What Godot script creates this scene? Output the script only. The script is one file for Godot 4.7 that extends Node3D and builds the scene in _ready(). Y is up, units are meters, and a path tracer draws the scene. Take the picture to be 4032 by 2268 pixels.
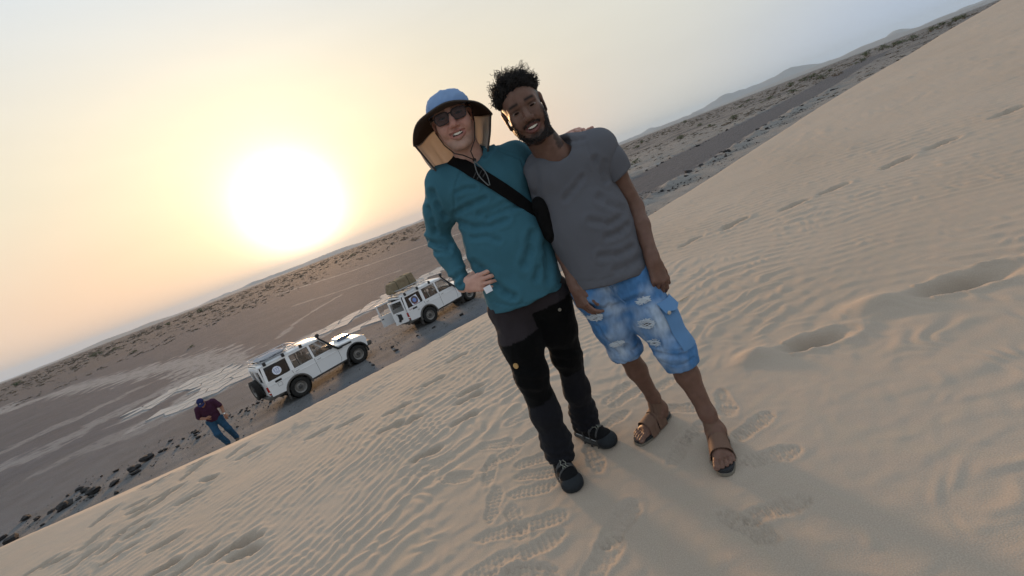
extends Node3D
# Two men on a desert dune at sunset, two white wagons on the gravel plain below.

const SUN := Vector3(-0.3468, 0.1160, -0.9307)
const PLAIN := -3.7
const FAST := false

var rng := RandomNumberGenerator.new()
var taken := {}
var mats := {}
var lip_x := [-60.0, -14.0, -6.43, -4.79, -3.21, -1.63, -0.46, 1.0, 2.56, 4.07, 6.53, 8.74, 10.87, 12.8, 14.4, 20.0, 60.0]
var lip_z := [-2.0, -4.4, -4.80, -4.77, -4.86, -5.32, -5.78, -6.45, -7.23, -7.88, -9.10, -10.10, -10.79, -11.55, -12.03, -13.9, -22.0]


func _ready() -> void:
	var t0 := Time.get_ticks_msec()
	rng.seed = 20240611
	camera_and_light()
	make_textures()
	print("ground ", Time.get_ticks_msec() - t0)
	make_dune()
	print("dune ", Time.get_ticks_msec() - t0)
	make_plain()
	print("plain ", Time.get_ticks_msec() - t0)
	make_people()
	print("people ", Time.get_ticks_msec() - t0)
	make_cars()
	print("cars ", Time.get_ticks_msec() - t0)
	make_props()
	print("props ", Time.get_ticks_msec() - t0)
	run_jobs()
	print("meshes ", Time.get_ticks_msec() - t0)


func camera_and_light() -> void:
	var cam := Camera3D.new()
	cam.name = "camera"
	cam.fov = 65.24
	cam.near = 0.05
	cam.far = 120000.0
	var pitch := -atan(94.7 / 450.0)
	cam.transform = Transform3D(Basis(Vector3.RIGHT, pitch) * Basis(Vector3(0, 0, 1), deg_to_rad(-21.05)), Vector3(0, 1.4, 0))
	add_child(cam)
	cam.current = true

	var env := Environment.new()
	env.background_mode = Environment.BG_SKY
	var sky := Sky.new()
	var pan := PanoramaSkyMaterial.new()
	pan.panorama = sky_picture()
	sky.sky_material = pan
	env.sky = sky
	env.background_energy_multiplier = 1.0
	env.tonemap_mode = Environment.TONE_MAPPER_LINEAR
	env.tonemap_exposure = 1.25
	env.sdfgi_enabled = true
	env.ssao_enabled = true
	env.ssil_enabled = true
	env.fog_enabled = true
	env.fog_density = 0.000021
	env.fog_light_color = Color(0.80, 0.90, 0.98)
	var we := WorldEnvironment.new()
	we.name = "world_environment"
	we.environment = env
	add_child(we)

	var sun := DirectionalLight3D.new()
	sun.name = "sun"
	sun.light_color = Color(1.0, 0.78, 0.56)
	sun.light_energy = 0.95
	sun.light_angular_distance = 6.0
	sun.shadow_enabled = true
	sun.look_at_from_position(Vector3.ZERO, -SUN, Vector3.UP)
	add_child(sun)


# The hazy evening sky: air lit by a low sun, warm towards it and bluish away from it.
func sky_picture() -> ImageTexture:
	var w := 1024
	var h := 512
	var im := Image.create(w, h, false, Image.FORMAT_RGBF)
	var cloud := FastNoiseLite.new()
	cloud.seed = 4
	cloud.frequency = 0.9
	cloud.fractal_octaves = 4
	var sun_flat := Vector2(SUN.x, SUN.z).normalized()
	for j in h:
		var el := PI * (0.5 - (j + 0.5) / h)
		var deg := rad_to_deg(el)
		for i in w:
			var az := TAU * ((i + 0.5) / w)
			var d := Vector3(sin(az) * cos(el), sin(el), -cos(az) * cos(el))
			im.set_pixel(i, j, sky_color(d, deg, sun_flat, cloud))
	return ImageTexture.create_from_image(im)


func sky_color(d: Vector3, deg: float, sun_flat: Vector2, cloud: FastNoiseLite) -> Color:
	var e := maxf(deg, 0.0)
	var side := Vector2(d.x, d.z).normalized().dot(sun_flat) * 0.5 + 0.5   # 1 towards the sun's azimuth
	var toward := pow(side, 6.0)
	var horizon := Vector3(0.34, 0.44, 0.60).lerp(Vector3(0.55, 0.53, 0.48), smoothstep(0.0, 0.4, toward))
	horizon = horizon.lerp(Vector3(0.84, 0.52, 0.32), smoothstep(0.35, 0.95, toward))
	var middle := Vector3(0.52, 0.565, 0.57).lerp(Vector3(0.69, 0.595, 0.43), toward)
	var high := Vector3(0.49, 0.575, 0.66)
	var zenith := Vector3(0.60, 0.67, 0.76)
	var c := horizon.lerp(middle, smoothstep(1.0, 15.0, e))
	c = c.lerp(high, smoothstep(11.0, 36.0, e))
	c = c.lerp(zenith, smoothstep(34.0, 80.0, e))
	var ang := rad_to_deg(d.angle_to(SUN))
	c += Vector3(0.30, 0.235, 0.13) * exp(-ang / 19.0)
	c += Vector3(1.1, 0.80, 0.42) * exp(-ang / 6.5)
	c += Vector3(3.0, 2.7, 2.1) * exp(-pow(ang / 3.9, 2.0))
	var streak := cloud.get_noise_3d(d.x * 3.0, d.y * 16.0, d.z * 3.0)
	c *= 1.0 + 0.03 * streak
	return Color(c.x, c.y, c.z)


# ---------------------------------------------------------------- helpers
func numbered(called: String) -> String:
	var n: int = taken.get(called, 0)
	taken[called] = n + 1
	return called if n == 0 else "%s_%03d" % [called, n]


func tag(o: Node, label: String, category: String, group := "") -> void:
	o.set_meta("label", label)
	o.set_meta("category", category)
	if group:
		o.set_meta("group", group)


func thing(called: String, label: String, category: String, at := Vector3.ZERO, basis_ := Basis.IDENTITY, group := "") -> Node3D:
	var o := Node3D.new()
	o.name = numbered(called)
	add_child(o)
	o.transform = Transform3D(basis_, at)
	tag(o, label, category, group)
	return o


func part(called: String, mesh: Mesh, m: Material, parent: Node) -> MeshInstance3D:
	var o := MeshInstance3D.new()
	o.name = called if parent != self else numbered(called)
	o.mesh = mesh
	o.material_override = m
	parent.add_child(o, true)
	return o


func mat(called: String, c: Color, rough := 0.8, metal := 0.0) -> StandardMaterial3D:
	if mats.has(called):
		return mats[called]
	var m := StandardMaterial3D.new()
	m.resource_name = called
	m.albedo_color = c
	m.roughness = rough
	m.metallic = metal
	mats[called] = m
	return m


func lin(r: float, g: float, b: float) -> Color:
	return Color(r, g, b).linear_to_srgb()


func commit(v: PackedVector3Array, n: PackedVector3Array, idx: PackedInt32Array, col := PackedColorArray()) -> ArrayMesh:
	var arr := []
	arr.resize(Mesh.ARRAY_MAX)
	arr[Mesh.ARRAY_VERTEX] = v
	arr[Mesh.ARRAY_NORMAL] = n
	arr[Mesh.ARRAY_INDEX] = idx
	if col.size():
		arr[Mesh.ARRAY_COLOR] = col
	var m := ArrayMesh.new()
	m.add_surface_from_arrays(Mesh.PRIMITIVE_TRIANGLES, arr)
	return m


# Heavy meshes are worked out last, one after another.
var jobs := []


func later(work) -> ArrayMesh:
	var m := ArrayMesh.new()
	jobs.append([m, work])
	return m


func run_jobs() -> void:
	for k in jobs.size():
		var r: Array = jobs[k][1].call()
		var arr := []
		arr.resize(Mesh.ARRAY_MAX)
		arr[Mesh.ARRAY_VERTEX] = r[0]
		arr[Mesh.ARRAY_NORMAL] = r[1]
		arr[Mesh.ARRAY_INDEX] = r[2]
		if r[3].size():
			arr[Mesh.ARRAY_COLOR] = r[3]
		jobs[k][0].add_surface_from_arrays(Mesh.PRIMITIVE_TRIANGLES, arr)


func nth(k: int) -> String:
	var t := k % 100
	if t >= 11 and t <= 13:
		return "%dth" % k
	return str(k) + ["th", "st", "nd", "rd", "th", "th", "th", "th", "th", "th"][k % 10]


func smooth_normals(v: PackedVector3Array, idx: PackedInt32Array) -> PackedVector3Array:
	var n := PackedVector3Array()
	n.resize(v.size())
	for t in range(0, idx.size(), 3):
		var a := idx[t]
		var b := idx[t + 1]
		var c := idx[t + 2]
		var f := (v[c] - v[a]).cross(v[b] - v[a])
		n[a] += f
		n[b] += f
		n[c] += f
	for i in n.size():
		n[i] = n[i].normalized()
	return n


func noise_of(s: int, freq: float, oct := 3, type := FastNoiseLite.TYPE_SIMPLEX_SMOOTH) -> FastNoiseLite:
	var f := FastNoiseLite.new()
	f.seed = s
	f.noise_type = type
	f.frequency = freq
	f.fractal_octaves = oct
	f.fractal_type = FastNoiseLite.FRACTAL_FBM if oct > 1 else FastNoiseLite.FRACTAL_NONE
	return f


func noise_tex(s: int, size: int, freq: float, oct: int, lo: Color, hi: Color, mid := 0.5) -> NoiseTexture2D:
	var t := NoiseTexture2D.new()
	t.width = size
	t.height = size
	t.seamless = true
	t.normalize = true
	t.noise = noise_of(s, freq, oct)
	var g := Gradient.new()
	g.offsets = PackedFloat32Array([0.0, mid, 1.0])
	g.colors = PackedColorArray([lo, lo.lerp(hi, 0.5), hi])
	t.color_ramp = g
	return t


func bump_tex(s: int, size: int, freq: float, oct: int, strength: float) -> NoiseTexture2D:
	var t := NoiseTexture2D.new()
	t.width = size
	t.height = size
	t.seamless = true
	t.as_normal_map = true
	t.bump_strength = strength
	t.noise = noise_of(s, freq, oct)
	return t


var tx := {}


func make_textures() -> void:
	tx.grain = noise_tex(11, 512, 0.16, 3, Color(0.84, 0.835, 0.83), Color(1, 1, 1))
	tx.grain_n = bump_tex(12, 512, 0.16, 4, 3.0)
	tx.coarse = noise_tex(13, 512, 0.02, 5, Color(0.74, 0.74, 0.74), Color(1, 1, 1))
	tx.gravel = noise_tex(14, 512, 0.10, 4, Color(0.50, 0.49, 0.48), Color(1, 1, 1))
	tx.gravel_n = bump_tex(15, 512, 0.08, 5, 10.0)
	tx.cloth = noise_tex(16, 256, 0.35, 2, Color(0.72, 0.72, 0.72), Color(1, 1, 1))
	tx.melange = noise_tex(18, 256, 0.30, 2, Color(0.50, 0.50, 0.51), Color(1, 1, 1))
	tx.cloth_n = bump_tex(17, 256, 0.3, 3, 2.0)


func textured(called: String, c: Color, rough: float, tex: String, bump: String, scale: float, bump_scale := 1.0, vertex := false) -> StandardMaterial3D:
	var m := mat(called, c, rough)
	if tex:
		m.albedo_texture = tx[tex]
	if bump:
		m.normal_enabled = true
		m.normal_texture = tx[bump]
		m.normal_scale = bump_scale
	m.uv1_triplanar = true
	m.uv1_scale = Vector3.ONE * scale
	m.vertex_color_use_as_albedo = vertex
	return m


# Boxes, tubes, lathes collected into one surface. Flat-shaded faces keep their own normals.
class Shape:
	var v := PackedVector3Array()
	var n := PackedVector3Array()
	var i := PackedInt32Array()
	var c := PackedColorArray()
	var tint := Color(1, 1, 1)

	func tri(a: Vector3, b: Vector3, d: Vector3) -> void:
		var f := (d - a).cross(b - a).normalized()
		var k := v.size()
		v.append_array([a, b, d])
		n.append_array([f, f, f])
		c.append_array([tint, tint, tint])
		i.append_array([k, k + 1, k + 2])

	func quad(a: Vector3, b: Vector3, d: Vector3, e: Vector3) -> void:
		var f := (e - a).cross(b - a) + (d - e).cross(d - b)
		f = (d - a).cross(b - a) if f.length_squared() < 1e-18 else f
		f = ((d - a).cross(b - a) + (e - a).cross(d - a)).normalized()
		var k := v.size()
		v.append_array([a, b, d, e])
		n.append_array([f, f, f, f])
		c.append_array([tint, tint, tint, tint])
		i.append_array([k, k + 1, k + 2, k, k + 2, k + 3])

	# a box with chamfered edges: centre, size, orientation
	func box(at: Vector3, size: Vector3, b := Basis.IDENTITY, bevel := 0.0) -> void:
		var h := size * 0.5
		var e := minf(bevel, minf(h.x, minf(h.y, h.z)) * 0.9)
		if e <= 0.0:
			e = 0.0
		var ax := [Vector3.RIGHT, Vector3.UP, Vector3.BACK]
		for q in 3:
			for s in [-1.0, 1.0]:
				var u: Vector3 = ax[(q + 1) % 3]
				var w: Vector3 = ax[(q + 2) % 3]
				var o: Vector3 = ax[q] * s
				var hu := h[(q + 1) % 3] - e
				var hw := h[(q + 2) % 3] - e
				var p := [o * h[q] - u * hu - w * hw, o * h[q] + u * hu - w * hw, o * h[q] + u * hu + w * hw, o * h[q] - u * hu + w * hw]
				if s > 0:
					p.reverse()
				quad(at + b * p[0], at + b * p[1], at + b * p[2], at + b * p[3])
		if e > 0.0:
			for q in 3:
				for s in [-1.0, 1.0]:
					for t in [-1.0, 1.0]:
						var u: Vector3 = ax[(q + 1) % 3] * s
						var w: Vector3 = ax[(q + 2) % 3] * t
						var hu := h[(q + 1) % 3]
						var hw := h[(q + 2) % 3]
						var l: Vector3 = ax[q] * (h[q] - e)
						var p := [u * hu + w * (hw - e) - l, u * hu + w * (hw - e) + l, u * (hu - e) + w * hw + l, u * (hu - e) + w * hw - l]
						if s * t < 0:
							p.reverse()
						quad(at + b * p[3], at + b * p[2], at + b * p[1], at + b * p[0])
			for sx in [-1.0, 1.0]:
				for sy in [-1.0, 1.0]:
					for sz in [-1.0, 1.0]:
						var p := [Vector3(sx * h.x, sy * (h.y - e), sz * (h.z - e)), Vector3(sx * (h.x - e), sy * h.y, sz * (h.z - e)), Vector3(sx * (h.x - e), sy * (h.y - e), sz * h.z)]
						if sx * sy * sz > 0:
							p.reverse()
						tri(at + b * p[0], at + b * p[1], at + b * p[2])

	# a smooth tube along points, radius per point
	func tube(pts: Array, radii: Array, sides := 8, caps := true) -> void:
		var k0 := v.size()
		var m := pts.size()
		var side := Vector3.ZERO
		for q in m:
			var d: Vector3 = (pts[mini(q + 1, m - 1)] - pts[maxi(q - 1, 0)]).normalized()
			if side == Vector3.ZERO:
				side = d.cross(Vector3.UP if absf(d.y) < 0.9 else Vector3.RIGHT).normalized()
			side = (side - d * side.dot(d)).normalized()
			var up := d.cross(side)
			for s in sides:
				var a := TAU * s / sides
				var o := side * cos(a) + up * sin(a)
				v.append(pts[q] + o * float(radii[q] if radii.size() > 1 else radii[0]))
				n.append(o)
				c.append(tint)
		for q in m - 1:
			for s in sides:
				var a := k0 + q * sides + s
				var b := k0 + q * sides + (s + 1) % sides
				i.append_array([a, a + sides, b, b, a + sides, b + sides])
		if caps:
			for q in [0, m - 1]:
				var k := v.size()
				var d: Vector3 = (pts[1] - pts[0] if q == 0 else pts[m - 1] - pts[m - 2]).normalized() * (-1.0 if q == 0 else 1.0)
				v.append(pts[q])
				n.append(d)
				c.append(tint)
				for s in sides:
					v.append(v[k0 + q * sides + s])
					n.append(d)
					c.append(tint)
				for s in sides:
					if q == 0:
						i.append_array([k, k + 1 + s, k + 1 + (s + 1) % sides])
					else:
						i.append_array([k, k + 1 + (s + 1) % sides, k + 1 + s])

	# a body of revolution round an axis: profile of Vector2(along, radius)
	func lathe(at: Vector3, axis: Vector3, profile: Array, sides := 24) -> void:
		var u := axis.cross(Vector3.UP if absf(axis.y) < 0.9 else Vector3.RIGHT).normalized()
		var w := axis.cross(u)
		for q in profile.size() - 1:
			var p: Vector2 = profile[q]
			var r: Vector2 = profile[q + 1]
			var tang := (r - p).normalized()
			var k0 := v.size()
			for s in sides + 1:
				var a := TAU * s / sides
				var o := u * cos(a) + w * sin(a)
				var nn := (o * tang.x - axis * tang.y).normalized()
				v.append(at + axis * p.x + o * p.y)
				v.append(at + axis * r.x + o * r.y)
				n.append(nn)
				n.append(nn)
				c.append(tint)
				c.append(tint)
			for s in sides:
				var k := k0 + s * 2
				i.append_array([k, k + 1, k + 2, k + 2, k + 1, k + 3])

	# a flat outline (counter-clockwise in x, y of the frame) given thickness along the frame's z
	func slab(outline: PackedVector2Array, frame: Transform3D, thick: float) -> void:
		var t := Geometry2D.triangulate_polygon(outline)
		var m := outline.size()
		for s in [0.5, -0.5]:
			for q in range(0, t.size(), 3):
				var p := []
				for e in 3:
					p.append(frame * Vector3(outline[t[q + e]].x, outline[t[q + e]].y, s * thick))
				var nn: Vector3 = (p[2] - p[0]).cross(p[1] - p[0])
				if nn.dot(frame.basis.z * s) < 0:
					p.reverse()
				tri(p[0], p[1], p[2])
		var cw := Geometry2D.is_polygon_clockwise(outline)
		for q in m:
			var a := outline[q]
			var b := outline[(q + 1) % m]
			var p := [frame * Vector3(a.x, a.y, thick * 0.5), frame * Vector3(b.x, b.y, thick * 0.5), frame * Vector3(b.x, b.y, -thick * 0.5), frame * Vector3(a.x, a.y, -thick * 0.5)]
			if cw:
				p.reverse()
			quad(p[3], p[2], p[1], p[0])

	func mesh() -> ArrayMesh:
		var arr := []
		arr.resize(Mesh.ARRAY_MAX)
		arr[Mesh.ARRAY_VERTEX] = v
		arr[Mesh.ARRAY_NORMAL] = n
		arr[Mesh.ARRAY_INDEX] = i
		arr[Mesh.ARRAY_COLOR] = c
		var out := ArrayMesh.new()
		out.add_surface_from_arrays(Mesh.PRIMITIVE_TRIANGLES, arr)
		return out

const PRINTS := [
	[-4.068, -4.863, 0.31, 0.28, 0.105, 0.046, 0], [-3.904, -4.706, -0.67, 0.27, 0.105, 0.039, 0], [-3.904, -4.574, -1.27, 0.28, 0.105, 0.045, 0], [-3.412, -4.135, 0.47, 0.29, 0.105, 0.04, 0],
	[-4.448, -4.767, -0.56, 0.3, 0.105, 0.045, 0], [-4.612, -4.874, -0.64, 0.28, 0.105, 0.043, 0], [-4.378, -4.348, 0.02, 0.28, 0.105, 0.03, 0], [-4.194, -4.149, 0.17, 0.28, 0.105, 0.036, 0],
	[-4.005, -4.05, -0.43, 0.3, 0.105, 0.039, 0], [-4.031, -4.251, -0.49, 0.27, 0.105, 0.044, 0], [-3.881, -4.201, -0.78, 0.3, 0.105, 0.049, 0], [-3.424, -3.849, -0.1, 0.3, 0.105, 0.036, 0],
	[-4.4, -3.87, -1.58, 0.31, 0.105, 0.034, 0], [-4.18, -3.528, -1.11, 0.3, 0.105, 0.044, 0], [-4.862, -3.779, -0.58, 0.29, 0.105, 0.045, 0], [-3.734, -3.608, -0.33, 0.28, 0.105, 0.047, 0],
	[-3.147, -3.155, -0.2, 0.29, 0.105, 0.033, 0], [-3.665, -3.323, -0.67, 0.28, 0.105, 0.047, 0], [-3.971, -3.785, -0.42, 0.3, 0.105, 0.038, 0], [-3.987, -3.614, -1.38, 0.28, 0.105, 0.034, 0],
	[-2.59, -2.702, -0.71, 0.31, 0.105, 0.041, 0], [-2.874, -2.774, -0.04, 0.28, 0.105, 0.047, 0], [-2.226, -2.655, -0.05, 0.32, 0.105, 0.042, 0], [-2.295, -2.66, -0.49, 0.32, 0.105, 0.046, 0],
	[-3.103, -4.354, -0.21, 0.27, 0.105, 0.037, 0], [-3.372, -4.604, -0.89, 0.28, 0.105, 0.034, 0], [-2.145, -2.535, 0.09, 0.28, 0.105, 0.036, 0], [-4.743, -4.38, -1.31, 0.31, 0.105, 0.049, 0],
	[-4.656, -3.749, -0.05, 0.28, 0.105, 0.041, 0], [-0.631, -3.516, -0.13, 0.27, 0.1, 0.03, 0], [-1.161, -3.409, -0.13, 0.27, 0.1, 0.03, 0], [-0.664, -3.035, -0.12, 0.27, 0.1, 0.03, 0],
	[-1.328, -3.457, -0.14, 0.27, 0.1, 0.03, 0], [-0.927, -2.772, -0.11, 0.27, 0.1, 0.03, 0], [-0.977, -2.625, 0.07, 0.26, 0.095, 0.014, 1], [-0.836, -2.566, -0.1, 0.26, 0.095, 0.014, 1],
	[-0.698, -2.355, 0.48, 0.26, 0.095, 0.014, 1], [-0.433, -2.521, 0.52, 0.26, 0.095, 0.014, 1], [-0.418, -2.347, -0.25, 0.26, 0.095, 0.014, 1], [-0.482, -2.278, -1.4, 0.26, 0.095, 0.014, 1],
	[-0.228, -2.462, -0.33, 0.26, 0.095, 0.014, 1], [-0.223, -2.084, 0.41, 0.26, 0.095, 0.014, 1], [-0.266, -1.977, 0.26, 0.26, 0.095, 0.014, 1], [-0.47, -1.993, -1.37, 0.26, 0.095, 0.014, 1],
	[-0.367, -1.807, 1.42, 0.26, 0.095, 0.014, 1], [-0.287, -1.615, -0.13, 0.26, 0.095, 0.014, 1], [-0.513, -1.611, -0.18, 0.26, 0.095, 0.014, 1], [-0.411, -1.53, 0.15, 0.26, 0.095, 0.014, 1],
	[-0.326, -1.497, 0.55, 0.26, 0.095, 0.014, 1], [0.079, -2.038, 1.55, 0.26, 0.095, 0.014, 1], [-0.216, -2.21, 0.13, 0.26, 0.095, 0.014, 1], [-0.439, -1.78, 0.17, 0.26, 0.095, 0.014, 1],
	[-0.253, -1.745, 0.11, 0.26, 0.095, 0.014, 1], [0.471, -1.337, 1.1, 0.25, 0.092, 0.014, 2], [0.599, -1.353, 0.07, 0.25, 0.092, 0.014, 2], [0.37, -2.546, -0.53, 0.25, 0.092, 0.014, 2],
	[0.403, -2.455, -0.31, 0.25, 0.092, 0.014, 2], [0.596, -2.416, -0.17, 0.25, 0.092, 0.014, 2], [0.464, -1.85, -0.81, 0.25, 0.092, 0.014, 2], [0.795, -2.031, 1.89, 0.25, 0.092, 0.014, 2],
	[0.793, -1.789, -0.29, 0.25, 0.092, 0.014, 2], [0.732, -1.588, 0.28, 0.25, 0.092, 0.014, 2], [0.607, -2.133, 0.72, 0.25, 0.092, 0.014, 2], [0.252, -2.282, -0.3, 0.25, 0.092, 0.014, 2],
	[0.59, -1.924, -0.34, 0.25, 0.092, 0.014, 2], [0.065, -1.571, -0.71, 0.27, 0.115, 0.014, 3], [-0.049, -1.431, -0.77, 0.27, 0.115, 0.014, 3], [-0.235, -2.716, -0.2, 0.27, 0.115, 0.014, 3],
	[2.08, -2.13, 0.38, 0.74, 0.19, 0.1, 4], [1.334, -2.215, 0.31, 0.56, 0.16, 0.085, 4], [2.508, -4.745, -0.02, 0.34, 0.1, 0.035, 0], [2.056, -4.897, -0.02, 0.34, 0.1, 0.035, 0],
	[3.34, -4.336, 0.22, 0.3, 0.12, 0.045, 0], [2.963, -4.42, 0.22, 0.3, 0.12, 0.045, 0], [4.273, -4.122, 0.22, 0.3, 0.12, 0.045, 0], [3.882, -4.196, 0.22, 0.3, 0.12, 0.045, 0],
	[4.932, -4.095, 0.22, 0.3, 0.12, 0.045, 0], [2.522, -4.785, 0.23, 0.3, 0.12, 0.045, 0], [-3.096, -5.028, -0.2, 0.28, 0.1, 0.032, 0], [-2.815, -5.084, -0.2, 0.28, 0.1, 0.032, 0],
	[-2.383, -5.171, -0.2, 0.28, 0.1, 0.032, 0], [-2.124, -5.269, -0.2, 0.28, 0.1, 0.032, 0], [-1.857, -5.37, -0.2, 0.28, 0.1, 0.032, 0], [-1.598, -5.423, -0.2, 0.28, 0.1, 0.032, 0],
	[-1.334, -5.477, -0.2, 0.28, 0.1, 0.032, 0], [-1.011, -5.543, -0.2, 0.28, 0.1, 0.032, 0], [-0.633, -3.37, -0.13, 0.28, 0.1, 0.032, 0], [-1.337, -3.782, -0.15, 0.28, 0.1, 0.032, 0],
	[-1.871, -4.007, -0.16, 0.28, 0.1, 0.032, 0], [-2.22, -4.062, -0.16, 0.28, 0.1, 0.032, 0], [-1.022, -4.086, -0.15, 0.28, 0.1, 0.032, 0], [-0.792, -4.479, -0.17, 0.28, 0.1, 0.032, 0],
]

# ---------------------------------------------------------------- ground
func soft(x: float, w: float) -> float:
	if x / w > 20.0:
		return x
	if x / w < -20.0:
		return 0.0
	return w * log(1.0 + exp(x / w))


func lip_at(x: float) -> float:
	var k := 0
	while k < lip_x.size() - 2 and x > lip_x[k + 1]:
		k += 1
	var k0 := maxi(k - 1, 0)
	var k3 := mini(k + 2, lip_x.size() - 1)
	var t := clampf((x - lip_x[k]) / (lip_x[k + 1] - lip_x[k]), 0.0, 1.0)
	var span: float = lip_x[k + 1] - lip_x[k]
	var m0: float = (lip_z[k + 1] - lip_z[k0]) / (lip_x[k + 1] - lip_x[k0]) * span
	var m1: float = (lip_z[k3] - lip_z[k]) / (lip_x[k3] - lip_x[k]) * span
	var t2 := t * t
	var t3 := t2 * t
	return (2 * t3 - 3 * t2 + 1) * lip_z[k] + (t3 - 2 * t2 + t) * m0 + (-2 * t3 + 3 * t2) * lip_z[k + 1] + (t3 - t2) * m1


func dune_base(x: float, z: float) -> float:
	var y := -0.05 * soft(-0.3 - x, 0.25) + 0.095 * soft(x - 0.7, 0.3)
	y -= 0.0015 * pow(maxf(absf(x) - 24.0, 0.0), 2.0) + 0.001 * pow(maxf(z - 8.0, 0.0), 2.0)
	var t := (lip_at(x) - z) * 0.87
	if t > 0.0:
		var s := lerpf(0.315, 0.50, smoothstep(-8.0, 1.0, x))
		y -= s * (sqrt(t * t + 0.01) - 0.1) + 0.004 * t * t * smoothstep(-2.0, 4.0, x)
	return y


func dune_height(x: float, z: float) -> float:
	return dune_base(x, z)


func make_dune() -> void:
	var m := textured("sand", Color(1, 1, 1), 0.95, "grain", "grain_n", 1.9, 0.28, true)
	var o := part("sand_dune", later(dune_arrays), m, self)
	o.set_meta("kind", "structure")


func dune_arrays() -> Array:
	var radii := PackedFloat32Array([0.05])
	var r := 0.05
	while r < 42.0:
		r += 0.12 if r < 1.1 else (maxf(0.010, r * 0.0048) if r < 8.0 else r * 0.011)
		radii.append(r)
	var angles := PackedFloat32Array()
	var a := -180.0
	while a < 180.0:
		angles.append(deg_to_rad(a))
		a += 3.0 if absf(a) > 64.0 else 0.2
	var na := angles.size()
	var nr := radii.size()
	var v := PackedVector3Array()
	v.resize(na * nr)
	var warp := noise_of(21, 0.55, 2)
	var fork := noise_of(22, 2.2, 2)
	var lump := noise_of(23, 0.35, 3)
	var patch := noise_of(24, 0.6, 2)
	var fine := noise_of(25, 9.0, 2)
	for j in nr:
		var rr := radii[j]
		for i in na:
			var x := sin(angles[i]) * rr
			var z := -cos(angles[i]) * rr
			var y := dune_base(x, z)
			if rr > 1.0 and absf(angles[i]) < 1.2:
				var beyond := lip_at(x) - z
				var wob := warp.get_noise_2d(x, z)
				var ph := 0.66 * z - 0.74 * sqrt(pow(x - 0.35, 2.0) + 1.1) + 0.19 * wob + 0.036 * fork.get_noise_2d(x * 1.3, z * 1.3)
				var wl := lerpf(0.088, 0.115, smoothstep(0.5, 2.0, x))
				var p := fposmod(ph / wl, 1.0)
				# a gentle back and a steeper lee side
				var prof := smoothstep(0.0, 0.68, p) * (1.0 - smoothstep(0.70, 1.0, p))
				var amp := 0.0105 * clampf(0.70 + 0.8 * patch.get_noise_2d(x, z) + 0.5 * fork.get_noise_2d(x * 0.7 + 9.0, z * 0.7), 0.22, 1.4)
				var dx := x - 0.35
				var dz := z + 1.75
				amp *= lerpf(0.18, 1.0, smoothstep(0.4, 1.2, sqrt(dx * dx * 0.7 + dz * dz * 1.1)))
				amp *= 1.0 - 0.35 * smoothstep(0.9, 2.3, x) * (1.0 - smoothstep(1.5, 2.7, -z))
				amp *= 1.0 - 0.6 * smoothstep(-0.6, 0.0, beyond)
				# crests break into short lengths
				var along := (0.74 * x + 0.66 * z * signf(0.35 - x)) / 0.34 + 3.0 * fork.get_noise_2d(x * 0.8 + 30.0, z * 0.8)
				amp *= 0.72 + 0.38 * sin(TAU * along + 2.0 * floorf(ph / wl))
				y += maxf(amp, 0.0) * prof
				y += 0.010 * lump.get_noise_2d(x * 2.0, z * 2.0) + 0.0018 * fine.get_noise_2d(x, z)
			y = maxf(y, PLAIN - 1.5)
			v[j * na + i] = Vector3(x, y, z)
	stamp_prints(v, radii, angles)
	var idx := PackedInt32Array()
	idx.resize((nr - 1) * na * 6)
	var q := 0
	for j in nr - 1:
		for i in na:
			var k := j * na + i
			var k2 := j * na + (i + 1) % na
			idx[q] = k
			idx[q + 1] = k + na
			idx[q + 2] = k2
			idx[q + 3] = k2
			idx[q + 4] = k + na
			idx[q + 5] = k2 + na
			q += 6
	var n := smooth_normals(v, idx)
	var col := PackedColorArray()
	col.resize(v.size())
	for k in v.size():
		var p := v[k]
		var t := patch.get_noise_2d(p.x * 0.8 + 40.0, p.z * 0.8)
		col[k] = Color(0.415 + 0.02 * t, 0.343 + 0.02 * t, 0.272 + 0.02 * t)
	return [v, n, idx, col]


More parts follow.
